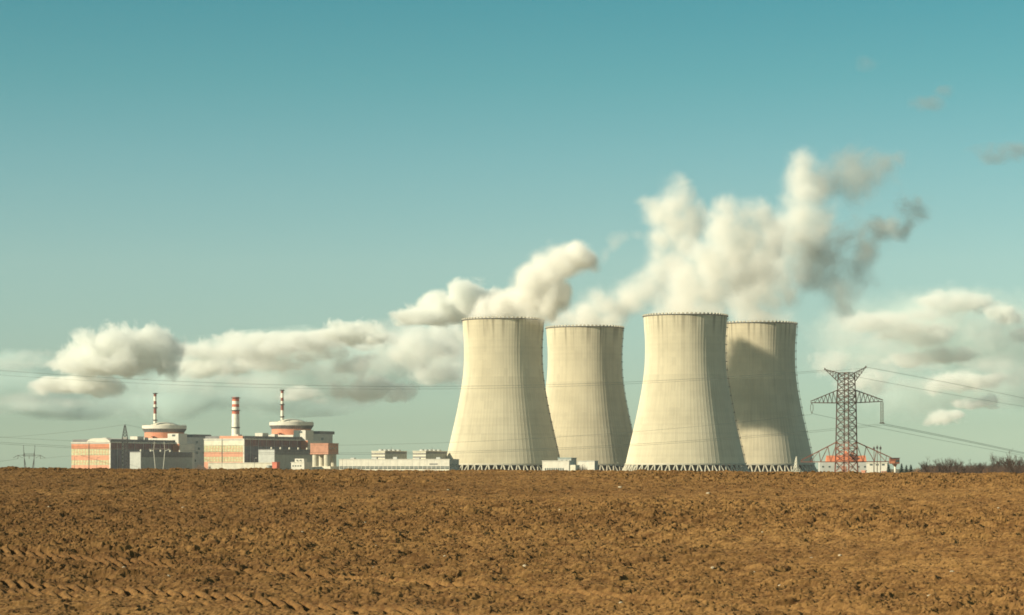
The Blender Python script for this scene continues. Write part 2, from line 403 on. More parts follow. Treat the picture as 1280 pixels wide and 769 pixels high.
def make_tower():
    root = thing('cooling_tower', 'x', 'cooling tower')
    mb = MB(); NR = 88; n = NR * 4; zs = np.linspace(LEG, TH - 1.0, 56)
    for ring, z in enumerate(zs):
        r = rad(z)
        for k in range(n):
            t = 2 * PI * k / n; rr = r + (0.09 if k % 4 == 0 else 0.0)
            mb.v.append((rr * math.cos(t), rr * math.sin(t), z))
    for i in range(len(zs) - 1):
        for k in range(n):
            q = (k + 1) % n; mb.f.append((i * n + k, i * n + q, (i + 1) * n + q, (i + 1) * n + k)); mb.mi.append(0)
    inner = [(rad(TH - 1), TH - 1.0), (rad(TH - 1) - 0.9, TH - 1.0)] + [(rad(z) - 0.9, z) for z in zs[::-4]] + [(rad(LEG) - 0.9, LEG), (rad(LEG), LEG)]
    mb.lathe(inner, 88)
    mb.build('shell', SHELL, root)
    # bottom ring beam
    rb = MB(); r0 = rad(LEG)
    rb.lathe([(r0 + 0.8, LEG - 0.6), (r0 + 0.7, LEG + 0.9), (r0 - 1.3, LEG + 0.9), (r0 - 1.3, LEG - 0.6)], 96, closed=True)
    rb.build('ring_beam', CONC, root)
    # rim walkway with its toothed parapet
    rm = MB(); r1 = rad(TH - 1)
    rm.lathe([(r1 + 0.5, TH - 1.3), (r1 + 1.3, TH - 0.9), (r1 + 1.3, TH - 0.5), (r1 - 1.1, TH - 0.5), (r1 - 1.1, TH - 1.0)], 88, closed=True)
    for k in range(62):
        t = 2 * PI * k / 62; d_ = 2 * PI / 62 * 0.27
        vs = []
        for z in (TH - 0.5, TH + 0.9):
            for (rr, tt) in ((r1 - 0.6, t - d_), (r1 + 1.0, t - d_), (r1 + 1.0, t + d_), (r1 - 0.6, t + d_)):
                vs.append((rr * math.cos(tt), rr * math.sin(tt), z))
        rm.add(vs, [(3, 2, 1, 0), (4, 5, 6, 7), (0, 1, 5, 4), (1, 2, 6, 5), (2, 3, 7, 6), (3, 0, 4, 7)], 1)
    rm.build('rim_parapet', [DGREY, CONC], root)
    core = MB().lathe([(0.1, 9.6), (50, 9.6), (50, 0.0)], 64)
    core.build('fill_core', SHADEFILL, root)  # near-black colour paints in the deep shade behind the columns
    basin = MB().lathe([(67.5, 0), (67.5, 1.1), (66.6, 1.1), (66.6, 0.1)], 96)
    basin.build('basin_wall', CONC, root)
    # fifty V pairs of raking columns
    meshes = []
    dth = 2 * PI / 50
    for sgn in (1, -1):
        b = MB(); rt, rbt = r0 - 0.3, 65.5
        t0, t1 = sgn * dth * 0.06, sgn * dth * 0.44
        b.bar((rbt * math.cos(t0), rbt * math.sin(t0), 0.0), (rt * math.cos(t1), rt * math.sin(t1), LEG - 0.5), 0.85, n=8, r2=0.72)
        o = b.build('column', CONC, root); meshes.append(o)
    for k in range(1, 50):
        for o in meshes:
            c = o.copy(); col.objects.link(c); c.parent = root; c.rotation_euler = (0, 0, dth * k)
    # caged ladder up the right flank
    lb = MB(); ta = R(-14)
    zs2 = np.linspace(LEG + 1, TH + 0.5, 36)
    P = lambda rr, tt, z: (rr * math.cos(tt), rr * math.sin(tt), z)
    for dt in (-0.012, 0.012):
        lb.path([P(rad(min(z, TH - 1)) + 1.3, ta + dt, z) for z in zs2], 0.16)
    for z in zs2[::2]:
        r_ = rad(min(z, TH - 1)); lb.bar(P(r_ + 0.2, ta, z), P(r_ + 2.0, ta, z), 0.55)
    lb.build('ladder', STEEL, root)
    return root
T0 = make_tower()
TOWERS = [
    (629.0, 2502, 'sunlit pale cooling tower at the left end of the row, behind the long white building'),
    (731.0, 2680, 'sunlit cooling tower standing farther back, with the white shed at its foot'),
    (856.7, 2436, 'tallest looking cooling tower, brightly lit, partly hiding the shaded grey one'),
    (946.0, 2610, 'shaded grey brown cooling tower with a sunlit patch near its foot, nearest the big pylon')]
TPOS = []
for i, (px, D, lab) in enumerate(TOWERS):
    t = T0 if i == 0 else copy_tree(T0)
    t.location = (X(px, D), D, PLAIN); t.rotation_euler = (0, 0, 0.013 * i); q_ = (1.0, 1.014, 1.0, 1.015)[i]; t.scale = (q_, q_, q_)
    tag(t, lab, 'cooling tower', 'four cooling towers'); TPOS.append(t.location.copy())

# ------------------------------------------------------------------ steam
def hull_mesh(name, blobs, grow, voxel):
    bm = bmesh.new()
    for (c, r) in blobs:
        rr = Vector(r if isinstance(r, tuple) else (r, r, r)) * grow
        bmesh.ops.create_icosphere(bm, subdivisions=3, radius=1.0, matrix=Matrix.Translation(c) @ Matrix.Diagonal((*rr, 1)))
    me = bpy.data.meshes.new('tmp'); bm.to_mesh(me); bm.free()
    ob = bpy.data.objects.new('tmp', me); col.objects.link(ob)
    md = ob.modifiers.new('r', 'REMESH'); md.mode = 'VOXEL'; md.voxel_size = voxel
    dg = bpy.context.evaluated_depsgraph_get(); dg.update()
    out = bpy.data.meshes.new_from_object(ob.evaluated_get(dg)); out.name = name
    bpy.data.objects.remove(ob); bpy.data.meshes.remove(me)
    return out
def steam(name, blobs, density, label, cat='steam', grow=1.42, warp=(12.0, 0.022), nz=(0.036, 1.6), edge=(-0.08, 1.0), colr=(0.99, 0.975, 0.93), group=None, aniso=-0.15, step=0.25, seed=0.0, voxel=9.0, rough=0.66, power=1.7, smooth=0.3):
    me = hull_mesh(name, blobs, grow, voxel)
    m = bpy.data.materials.new(name); m.use_nodes = True; t = m.node_tree; t.nodes.clear(); h = G(t)
    o = h.n('ShaderNodeTexCoord').outputs['Object']
    os_ = h.vec('ADD', o, (seed, seed * .7, seed * 1.3))
    w1 = h.vec('SUBTRACT', h.noise(os_, warp[1], 1.0, 0.5, color=True), (0.5, 0.5, 0.5))
    w2 = h.noise(os_, nz[0], 6, rough, 0.4)
    pw = h.vec('ADD', o, h.vec('SCALE', w1, scale=warp[0] * 2))
    acc = None
    for (c, r) in blobs:
        if isinstance(r, tuple):
            q = h.math('SUBTRACT', 1.0, h.vec('LENGTH', h.vec('MULTIPLY', h.vec('SUBTRACT', pw, tuple(c)), tuple(1.0 / x for x in r))))
        else:
            q = h.math('MULTIPLY_ADD', h.vec('DISTANCE', pw, tuple(c)), -1.0 / r, 1.0)
        acc = q if acc is None else h.math('SMOOTH_MAX', acc, q, smooth)
    f = h.math('ADD', acc, h.math('MULTIPLY', h.math('SUBTRACT', w2, 0.5), nz[1]))
    e1 = h.rng(f, edge[0], edge[1])
    dn = h.math('MULTIPLY', h.math('POWER', e1, power), density)
    v = h.n('ShaderNodeVolumePrincipled'); v.inputs['Color'].default_value = (*colr, 1); v.inputs['Anisotropy'].default_value = aniso
    h.put(v.inputs['Density'], dn)
    ou = h.n('ShaderNodeOutputMaterial'); t.links.new(v.outputs[0], ou.inputs['Volume'])
    try: m.cycles.volume_step_rate = step
    except Exception: pass
    me.materials.clear(); me.materials.append(m)
    ob = bpy.data.objects.new(name, me); col.objects.link(ob)
    return tag(ob, label, cat, group)
def B(lst, D, s=1.0):
    out = []
    for e in lst:
        px, py, r = e[:3]; dD = e[3] if len(e) > 3 else random.uniform(-14, 14)
        q_ = r * 1.12 * s * D / F
        out.append((at(px, py, D + dD), (q_, q_ * e[4], q_) if len(e) > 4 else q_))
    return out
GRP = 'steam plumes rising from the cooling towers'
steam('steam_plume', B([(600, 398, 20, -14), (628, 397, 24, -10), (655, 397, 22, -10), (628, 400, 24, 18), (606, 386, 18, 0), (632, 379, 26, -8), (660, 376, 28, -26, 1.8), (664, 352, 26, -34, 2.3), (684, 344, 27, -36, 2.4), (704, 331, 27, -36, 2.5),
      (722, 322, 22, -34, 2.7), (735, 328, 15, -34, 3.2), (690, 370, 24, -36, 2.3), (684, 390, 17, -34, 2.3), (704, 372, 18, -38, 2.5), (672, 396, 16, -20), (720, 312, 15, -34, 2.7)], 2502), 0.22,
      'low steam plume leaning right off the leftmost cooling tower', group=GRP, seed=3.0)
steam('steam_plume', B([(708, 408, 20, -8), (731, 406, 24, -10), (755, 408, 20, -10), (735, 406, 24, 15), (740, 394, 20, 0), (762, 386, 24), (784, 372, 26), (806, 362, 26), (826, 350, 28), (838, 326, 26), (830, 298, 24), (828, 272, 25),
      (842, 252, 26), (850, 240, 18), (862, 268, 24), (862, 300, 22), (816, 258, 14), (804, 248, 9), (846, 285, 26), (820, 300, 16), (862, 244, 14), (825, 318, 18), (870, 285, 18), (700, 406, 16, -12), (716, 398, 18), (735, 390, 20), (752, 384, 23), (774, 384, 22), (768, 400, 20), (795, 372, 22)], 2690, 1.15), 0.075, 'steam plume from the tower set back, rising to a lone blunt lobe', group=GRP, seed=31.0)
steam('steam_plume', B([(826, 393, 20, -10), (857, 391, 26, -12), (885, 393, 22, -10), (857, 393, 28, 14), (838, 374, 24, 0), (864, 366, 30, 0), (890, 366, 28, 0), (862, 344, 28), (890, 338, 32), (912, 320, 32), (930, 300, 30),
      (948, 286, 24), (914, 276, 24), (908, 262, 18), (932, 268, 20), (948, 330, 30), (965, 300, 26), (896, 300, 20), (880, 322, 26), (850, 352, 24), (930, 345, 26), (905, 290, 26), (950, 268, 18)], 2450, 1.24), 0.085, 'bright thick steam plume over the brightly lit front cooling tower', group=GRP, seed=57.0)
steam('steam_plume', B([(925, 402, 18, -10), (950, 400, 24, -10), (974, 402, 20, -8), (950, 402, 24, 14), (940, 384, 24, 0), (968, 378, 26, 0), (950, 360, 28), (975, 350, 26), (970, 328, 28), (992, 318, 26), (1004, 296, 28), (1008, 272, 30),
      (1006, 248, 28), (1008, 226, 22), (1003, 209, 24), (1002, 198, 15), (1024, 280, 20), (980, 284, 24), (1026, 238, 16), (930, 384, 26), (934, 362, 30), (948, 338, 30), (1000, 345, 14), (975, 300, 28), (985, 370, 18), (1000, 226, 22)], 2600, 1.2), 0.065, 'tallest steam plume, a narrow column above the shaded cooling tower', group=GRP, seed=83.0)
WG = 'torn wisps drifting off the plumes'
steam('steam_wisp', B([(770, 306, 14), (786, 299, 12), (800, 296, 10), (758, 318, 12)], 2520), 0.02, 'faint thin wisp trailing off the tip of the leftmost plume', seed=47.0, group=WG, power=1.2, nz=(0.03, 2.2), edge=(0.0, 1.0), aniso=0.0)
WK = dict(power=1.3, grow=1.4, warp=(16.0, 0.02), nz=(0.022, 3.0), edge=(0.05, 1.25), group=WG, aniso=0.2, colr=(0.74, 0.77, 0.75), rough=0.74)  # absorbing grey puts the wisps' shadow side into their colour
steam('steam_wisp', B([(1030, 224, 24), (1052, 222, 28), (1078, 220, 30), (1102, 206, 22), (1078, 242, 24), (1116, 196, 14), (1060, 202, 18)], 2620, 1.3), 0.055, 'grey torn wisp beside the top of the tallest plume', seed=7.0, **WK)
steam('steam_wisp', B([(1026, 306, 28), (1050, 300, 26), (1076, 296, 24), (1102, 292, 20), (1090, 308, 18), (1120, 286, 14)], 2620, 1.3), 0.09, 'long grey wisp reaching right from the middle of the tallest plume', seed=17.0, **WK)
steam('steam_wisp', B([(1146, 264, 20), (1152, 274, 14), (1132, 288, 15), (1148, 252, 11)], 2640, 1.3), 0.11, 'small round grey wisp farthest to the right of the plumes', seed=27.0, **WK)
steam('steam_wisp', B([(1018, 340, 26), (1042, 346, 26), (1068, 338, 24), (1052, 368, 24), (1060, 384, 16), (1084, 320, 18), (1024, 320, 20)], 2620, 1.35), 0.065, 'thin ragged wisp hanging low above the big pylon', seed=37.0, **WK)

# ------------------------------------------------------------------ clouds, real heaps of vapour kilometres behind the plant
def C(lst, D, depth=0.9):
    out = []
    for (px, py, rx, ry) in lst:
        k_ = D / F; out.append((at(px, py, D + random.uniform(-60, 60)), (rx * k_, max(rx, ry) * k_ * depth, ry * k_)))
    return out
CG = 'clouds low over the horizon'
CK = dict(cat='cloud', group=CG, aniso=-0.1, colr=(0.975, 0.982, 0.945), voxel=40.0, grow=1.4, step=0.2, power=1.0, smooth=0.12)
steam('cloud', C([(150, 434, 56, 34), (118, 450, 52, 24), (178, 430, 46, 30), (196, 444, 34, 30), (100, 462, 44, 12), (140, 454, 70, 16)], 6500), 0.030, 'large bright heap cloud above the left turbine hall', warp=(40, .006), nz=(.016, 2.5), edge=(0.0, .35), seed=6., rough=.65, **CK)
steam('cloud', C([(95, 486, 60, 13), (70, 488, 38, 11), (125, 482, 40, 12)], 6600), 0.030, 'flat bright cloud just below the large heap cloud at the left', warp=(30, .006), nz=(.018, 2.3), edge=(0.0, .40), seed=15., rough=.65, **CK)
steam('cloud', C([(556, 388, 50, 22), (592, 372, 38, 24), (525, 398, 40, 13), (612, 382, 26, 22)], 5200), 0.045, 'bright heap cloud peeking out behind the leftmost cooling tower', warp=(25, .008), nz=(.019, 2.1), edge=(0.0, .35), seed=25., rough=.65, **CK)
# thin sheets far behind, their shade put into an absorbing grey colour
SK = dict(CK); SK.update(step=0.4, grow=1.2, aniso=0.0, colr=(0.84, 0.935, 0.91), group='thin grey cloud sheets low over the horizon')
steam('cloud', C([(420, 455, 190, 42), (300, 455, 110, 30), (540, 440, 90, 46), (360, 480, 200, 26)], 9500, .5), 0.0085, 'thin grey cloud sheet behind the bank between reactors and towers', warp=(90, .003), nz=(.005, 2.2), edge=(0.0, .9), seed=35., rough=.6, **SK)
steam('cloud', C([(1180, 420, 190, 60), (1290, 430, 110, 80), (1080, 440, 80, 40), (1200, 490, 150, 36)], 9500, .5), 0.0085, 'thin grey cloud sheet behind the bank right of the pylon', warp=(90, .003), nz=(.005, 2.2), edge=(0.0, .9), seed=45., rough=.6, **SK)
SK.update(colr=(0.76, 0.885, 0.865), power=1.4)  # deeper cloud shade painted into the low left sheet's colour
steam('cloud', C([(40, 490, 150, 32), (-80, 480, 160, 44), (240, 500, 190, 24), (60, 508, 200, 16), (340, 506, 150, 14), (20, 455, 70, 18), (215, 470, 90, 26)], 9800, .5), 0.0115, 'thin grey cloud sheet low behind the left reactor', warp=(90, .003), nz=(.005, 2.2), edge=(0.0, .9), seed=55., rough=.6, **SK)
# the separate small heaps of the two broken banks
BK = dict(CK); BK.update(step=0.33, voxel=26.0, power=1.1)
def bank(lst, D, label, grp, seed0, nkey):
    for n_, (px, py, rx, ry, dn_) in enumerate(lst):
        kw = dict(BK); kw['group'] = grp
        rr_ = random.Random(seed0 + n_); rx *= 1.2; ry *= 1.2; sub = [(px, py, rx, ry)]
        for q in range(4): sub.append((px + rr_.uniform(-.8, .8) * rx, py + rr_.uniform(-.5, .7) * ry, rx * rr_.uniform(.4, .7), ry * rr_.uniform(.45, .8)))
        sc_ = 8.0 / (rx + 20)
        steam('cloud', C(sub, D + rr_.uniform(-500, 500), .8), dn_ * (1.6 if n_ < nkey else 0.36), label, warp=(30, .006), nz=(.019, 3.2), edge=(0.05, .6), seed=seed0 + n_ * 7.3, rough=.68, **kw)
bank([(290, 440, 60, 14, .012), (350, 427, 62, 13, .014), (440, 415, 34, 13, .026), (262, 461, 34, 11, .018), (326, 450, 36, 12, .014), (388, 440, 32, 14, .012), (437, 456, 28, 10, .013), (455, 486, 38, 14, .014), (378, 494, 26, 8, .010),
      (503, 488, 20, 10, .013), (520, 436, 40, 24, .010), (558, 428, 34, 28, .012), (545, 464, 34, 14, .010), (480, 424, 24, 12, .012), (412, 428, 40, 10, .012), (310, 476, 50, 9, .006), (250, 440, 34, 9, .008), (300, 457, 44, 11, .008), (370, 464, 44, 10, .008), (420, 472, 40, 9, .007), (470, 457, 34, 13, .009), (500, 452, 34, 17, .008), (576, 452, 24, 30, .010), (400, 421, 34, 9, .010), (470, 411, 28, 9, .010), (502, 416, 30, 13, .010), (228, 452, 34, 9, .006), (38, 445, 26, 7, .010), (6, 456, 40, 9, .008), (232, 482, 40, 10, .006), (30, 500, 60, 9, .006)], 8000,
     'small cream heap cloud in the broken bank between the reactors and the cooling towers', 'heap clouds between reactors and towers', 100, 15)
bank([(1200, 380, 42, 16, .012), (1252, 392, 22, 11, .018), (1150, 416, 42, 13, .010), (1162, 446, 42, 10, .013), (1100, 402, 54, 14, .008), (1206, 478, 44, 12, .013), (1222, 502, 26, 8, .014), (1180, 523, 24, 9, .018), (1084, 472, 34, 15, .009),
      (1276, 420, 18, 9, .014), (1040, 452, 26, 18, .007), (1250, 450, 40, 14, .007), (1120, 430, 40, 12, .008), (1290, 470, 30, 12, .008), (1060, 420, 44, 15, .006), (1120, 456, 54, 13, .007), (1230, 420, 44, 17, .008), (1262, 472, 44, 14, .008), (1170, 400, 44, 13, .008), (1232, 456, 34, 11, .008), (1150, 481, 44, 11, .006), (1060, 396, 28, 9, .005), (1278, 395, 28, 16, .010)], 8000,
     'small cream heap cloud in the broken bank right of the big pylon', 'heap clouds right of the pylon', 200, 11)
WIK = dict(CK); WIK.update(power=1.2, aniso=0.2, group='torn wisps high at the right', voxel=14.0, colr=(.60, .66, .68), grow=1.15)  # darkened vapour colour stands in for self-shading of these high wisps
steam('cloud', C([(1240, 192, 40, 14), (1268, 190, 34, 15)], 3000, .6), 0.055, 'grey wisp of cloud at the right edge, level with the plume top', warp=(16, .02), nz=(.028, 2.4), edge=(0.05, 1.1), seed=65., **WIK)
steam('cloud', C([(1165, 130, 34, 14), (1184, 118, 20, 14)], 3000, .6), 0.05, 'faint grey wisp of cloud high above the pylon', warp=(16, .02), nz=(.028, 2.4), edge=(0.05, 1.1), seed=75., **WIK)
steam('cloud', C([(1088, 78, 26, 14)], 3000, .6), 0.02, 'faintest small puff of cloud near the top right', warp=(16, .02), nz=(.028, 2.4), edge=(0.05, 1.1), seed=85., **WIK)

# ------------------------------------------------------------------ buildings
AB = R(25)
CA, SA = math.cos(AB), math.sin(AB)
class Frame:
    """a building's own axes: origin at its corner nearest the camera, -x along the sunlit front, +y along the shaded side"""
    def __init__(s, px, D, a=AB): s.px, s.D, s.a, s.k = px, D, a, D / F; s.loc = (X(px, D), D, PLAIN)
    def lit(s, npx): return npx * s.k / math.cos(s.a)
    def dk(s, npx): return npx * s.k / math.sin(s.a)
    def z(s, py): return HZ(py, s.D)
    def root(s, name, label, cat, group=None): return thing(name, label, cat, s.loc, -s.a, group)
    def local(s, x, y):
        dx_, dy_ = x - s.loc[0], y - s.loc[1]; c, n = math.cos(s.a), math.sin(s.a)
        return (dx_ * c - dy_ * n, dx_ * n + dy_ * c)

def band(root, name, m, L, z0, z1, out=0.15, x1=0.0, m2=None, step=6.0, inset=0.0):
    """a strip on the sunlit front (local y=0 plane)"""
    b = MB().box(-L + inset, x1 - inset, -out, -0.003, z0, z1, 0)
    if m2:
        x_ = -L + inset + step
        while x_ < x1 - inset - 1: b.box(x_ - .22, x_ + .22, -out - 0.12, -out - 0.002, z0 + .05, z1 - .05, 1); x_ += step
        b.box(-L + inset, x1 - inset, -out - 0.06, -out - 0.003, (z0 + z1) / 2 - .15, (z0 + z1) / 2 + .15, 1)
    return b.build(name, [m, m2] if m2 else m, root)
def sideband(root, name, m, y0, y1, z0, z1, out=0.15, m2=None, step=6.0):
    b = MB().box(0.003, out, y0, y1, z0, z1, 0)
    if m2:
        y_ = y0 + step
        while y_ < y1 - 1: b.box(out + .002, out + .14, y_ - .25, y_ + .25, z0 + .05, z1 - .05, 1); y_ += step
    return b.build(name, [m, m2] if m2 else m, root)

def turbine_hall(px, dz, label, pale):
    f = Frame(px, 2480); L = f.lit(52.5); V = 125.0
    q = lambda py: f.z(py) + dz
    top = q(553.7)
    r = f.root('turbine_hall', label, 'power station hall', 'turbine halls beside the reactors')
    MB().box(-L, 0, 0, V, 0, top).build('wall', GREYW, r)
    band(r, 'cladding', PINK, L, 0, q(581.5), 0.2)
    band(r, 'window_band', YGLASS, L, q(581.3), q(575.3), 0.1, m2=PINK, step=3.5)
    band(r, 'cladding', PINK, L, q(575.2), q(569.2), 0.22)
    band(r, 'window_band', YGLASS, L, q(569.1), q(561.2), 0.1, m2=PINK, step=3.5)
    band(r, 'cladding', CREAMW if pale else ORANGE, L, q(561.1), top - 1.0, 0.22)
    MB().box(-L - .4, .5, -.5, V, top + .003, top + 1.0).build('coping', WHITE, r)
    # side facade
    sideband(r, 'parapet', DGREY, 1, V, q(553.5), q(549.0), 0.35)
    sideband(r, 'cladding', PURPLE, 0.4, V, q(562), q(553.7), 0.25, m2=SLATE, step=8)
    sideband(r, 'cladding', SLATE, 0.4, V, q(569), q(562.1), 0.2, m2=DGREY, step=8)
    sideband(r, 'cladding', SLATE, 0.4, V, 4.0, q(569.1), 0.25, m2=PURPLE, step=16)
    sideband(r, 'plinth', WHITE, 0.4, V, 0, 3.9, 0.4)
    MB().box(-.4, 1.0, -.6, .35, 0, top).build('corner_trim', WHITE, r)
    v0 = MB().box(.36, 1.2, 0, 2.6, q(553.4), q(552.2)).build('roof_vent', WHITE, r)
    for k in range(20):
        c_ = v0 if k == 0 else v0.copy()
        if k: col.objects.link(c_); c_.parent = r
        c_.location = (0, 3 + k * 6, 0)
    for k in range(7):
        MB().bar((.7, 12 + k * 16, 4), (.7, 12 + k * 16, q(553.8)), .28, n=6).build('downpipe', GREYW, r)
    for k in range(4):
        MB().box(.403, .6, 22 + k * 26, 27 + k * 26, .1, 3.6).build('door', DARK, r)
    MB().box(.5, 3.2, 30, 112, q(571.5), q(570.6)).build('pipe_gallery', GREYG, r)
    ldr = MB()
    for e_ in (0, .9): ldr.bar((-L * .55 + e_, -.5, 2), (-L * .55 + e_, -.5, top + 1.5), .12)
    for k in range(14): ldr.bar((-L * .55, -.5, 3 + k * 1.8), (-L * .55 + .9, -.5, 3 + k * 1.8), .1)
    ldr.build('ladder', STEEL, r)
    # roof
    rf = MB().box(-L + .6, -.2, 1, V - 1, top + 1.003, q(549.2)).build('roof', DGREY, r)
    if not pale:
        a = MB(); w = f.lit(31); n = 14; vs = []
        for y_ in (-.3, V * .35):
            for k in range(n + 1):
                t = k / n; x_ = -w + w * t; vs.append((x_, y_, top + 1.0 + (q(547.8) - top - 1.0) * (1 - (2 * t - 1) ** 4 * .75)))
            vs += [(0, y_, top + .9), (-w, y_, top + .9)]
        m = n + 3
        a.add(vs, [tuple(range(m)), tuple(range(2 * m - 1, m - 1, -1))] + [(i, m + i, m + (i + 1) % m, (i + 1) % m) for i in range(m)])
        a.build('vaulted_gable', WHITE, r)
    else:
        MB().box(-f.lit(32), -1.0, -.2, 30, top + 1.003, q(549.0)).build('roof_house', PINK, r)
    for (x_, y_, w_, d_, h_) in ((-13, 44 if pale else 56, 9, 12, 3.6), (-12, 74, 5, 7, 3), (-30, 30, 5, 8, 2)):
        MB().box(x_, x_ + w_, y_, y_ + d_, q(549.1), q(549.1) + h_).build('roof_unit', WHITE, rf)
    # block at the far end with the orange front that catches the sun
    MB().box(0.3, 8.5, V - 8, V + 22, 0, q(553.2)).build('end_block', WHITE, r)
    MB().box(0.3, 8.6, V - 8.4, V - 8.003, q(565), q(553.6)).build('end_panel', ORANGE, r)
    return f
F1 = turbine_hall(137.4, 0.0, 'turbine hall with orange top band, farthest left, pylon mast in front', False)
F2 = turbine_hall(304.6, 3.4, 'turbine hall with cream top band, at the foot of the striped chimney', True)

def reactor(cx, dz, cw, bw, label, bigtop):
    D = 2625; k = D / F; x0 = X(cx, D)
    r = thing('reactor_building', label, 'reactor building', (x0, D, PLAIN), -AB, 'twin reactor buildings')
    q = lambda py: HZ(py, D) + dz
    loc = lambda px, dD: ((X(px, D + dD) - x0) * CA - dD * SA, (X(px, D + dD) - x0) * SA + dD * CA)
    zc0, zc1 = q(537.6), q(532)
    MB().lathe([(21.4, 0), (21.4, zc0 + 1.5)], 72).build('containment_wall', WALLO, r, True)
    c = MB().lathe([(21.45, zc0), (24.0, zc0 + 1.2), (24.0, zc1), (22.6, zc1), (22.6, zc1 - 1.2), (19.2, zc1 - 1.2)], 96)
    c.build('cornice', WHITE, r)
    cb = MB()
    for i in range(56):
        t = 2 * PI * i / 56
        e = Vector((math.cos(t), math.sin(t), 0)); n_ = Vector((-math.sin(t), math.cos(t), 0)); w = .8
        p = [e * 21.5, e * 23.9]
        vs = [p[0] - n_ * w + Vector((0, 0, zc0 - 2.8)), p[0] + n_ * w + Vector((0, 0, zc0 - 2.8)), p[0] - n_ * w + Vector((0, 0, zc0 + 1)), p[0] + n_ * w + Vector((0, 0, zc0 + 1)), p[1] - n_ * w + Vector((0, 0, zc0 + 1)), p[1] + n_ * w + Vector((0, 0, zc0 + 1))]
        cb.add(vs, [(0, 1, 3, 2), (2, 3, 5, 4), (0, 4, 5, 1), (0, 2, 4), (1, 5, 3)])
    cb.build('bracket_ring', DGREY, r)
    dh = q(527.8) - zc1 + 5.0
    dm = MB().lathe([(19.5 * math.cos(a_), zc1 - 5.0 + dh * math.sin(a_)) for a_ in np.linspace(0, PI / 2 - .02, 10)], 64)
    dm.build('dome', CREAMW, r, True)
    pj = MB()
    for i in range(14):
        t = 2 * PI * i / 14 + .2; pj.bar((22.8 * math.cos(t), 22.8 * math.sin(t), zc1 - .1), (22.8 * math.cos(t), 22.8 * math.sin(t), zc1 + 1.6), .18)
    pj.build('roof_railing', STEEL, r)
    # vent stack with painted bands
    lx, ly = loc(cx - 11.6, -14)
    ys = [529.5, 517.5, 510.6, 506.0, 502.0, 496.2, 492.9, 491.8]
    zz = [q(y) for y in ys]
    st = MB(); rr = [1.75, 1.65, 1.6, 1.6, 1.55, 1.5, 1.5, 1.5]
    st.lathe(list(zip(rr, zz)), 20, lx, ly, bands=[0, 1, 0, 1, 0, 1, 2])
    st.lathe([(1.5, zz[-1]), (.3, zz[-1])], 20, lx, ly, 2)
    so = st.build('vent_stack', [STACKW, DRED, STEELD], r, True)
    for z_ in (zz[6], zz[2], zz[0] + 3): MB().lathe([(1.4, z_ - .25), (2.6, z_ - .2), (2.6, z_ + .9), (2.45, z_ + .9), (2.45, z_)], 16, lx, ly).build('stack_platform', STEELD, so)
    # square lower building and attached blocks
    kx = k
    ax, ay = loc(cx + 5.5, -34)
    MB().box(ax - 42, ax, ay, ay + 46, 0, q(548.3)).build('base_block', WHITE, r)
    bx, by = loc(cx + 17.5, -40)
    w1 = cw * kx / CA; d1 = bw * kx / SA
    tb = MB().box(bx - w1, bx, by, by + 17, 0, q(542.6)).build('stair_block', WHITE, r)
    lb = MB().box(bx - w1 + 1, bx - .3, by + 17.003, by + d1, 0, q(547.0)).build('service_wing', GREYW, r)
    MB().box(bx - 12, bx - 1.2, by + d1 * .55, by + d1 + 6, q(547.0) + .003, q(543.2)).build('roof_house', DGREY, r)
    for (ppx, ppy) in ((32, 561), (42, 561), (49, 561), (31, 566.2), (40, 566.2), (47, 566.2), (40, 553), (24, 571), (38, 576)):
        ppx -= 23.2 - 0
        yy = by + max(18, ppx * kx / SA); zq = q(ppy)
        if yy + 5 > by + d1: continue
        w_ = MB().box(-.3 + bx + .003, bx - .12, yy, yy + 4.6, zq - 1.2, zq + 1.3).build('window', GLASS, r)
    for j in range(3):
        MB().box(bx - 6 - 2, bx - 4, by - .12, by - .003, q(560) + j * 6, q(560) + 2 + j * 6).build('window', GLASS, r)
    # roof plant on the base block
    MB().lathe([(.2, q(545.6)), (2.2, q(545.9)), (2.2, q(547)), (.8, q(547)), (.8, q(548.4))], 12, ax - 22, ay + 3).build('roof_vent', RUST, r)
    return r
reactor(205.5, 0.0, 14.2, 30, 'domed reactor building on the left, pale grey windowed wing beside it', False)
reactor(364.4, 3.6, 15.2, 29, 'domed reactor building on the right, above the brick tower on silos', True)

# striped chimney
D = 2560; k = D / F; zq = lambda py: HZ(py, D)
r = thing('chimney', 'tall freestanding chimney with red and white bands behind the cream hall', 'chimney', (X(294.6, D), D, PLAIN))
ys = [586, 545, 535.5, 534.7, 517.6, 513.6, 508.8, 505.4, 501.5, 497.5, 496.4]
rw = [5.0, 4.6, 4.5, 4.5, 4.2, 4.15, 4.1, 4.05, 4.0, 3.9, 3.9]
st = MB().lathe([(rw[i] * .93, 0 if i == 0 else zq(y)) for i, y in enumerate(ys)], 32, bands=[0, 0, 2, 0, 1, 0, 1, 0, 1, 1])
st.lathe([(3.6, zq(496.4)), (3.0, zq(496.4)), (3.0, zq(500))], 32, mi=2)
so = st.build('shaft', [STACKW, RED, STEELD], r, True)
for py in (535, 513.6, 498): MB().lathe([(4.1, zq(py)), (4.9, zq(py)), (4.9, zq(py) + .8), (4.75, zq(py) + .8), (4.75, zq(py) + .2)], 24).build('platform', STEELD, r)

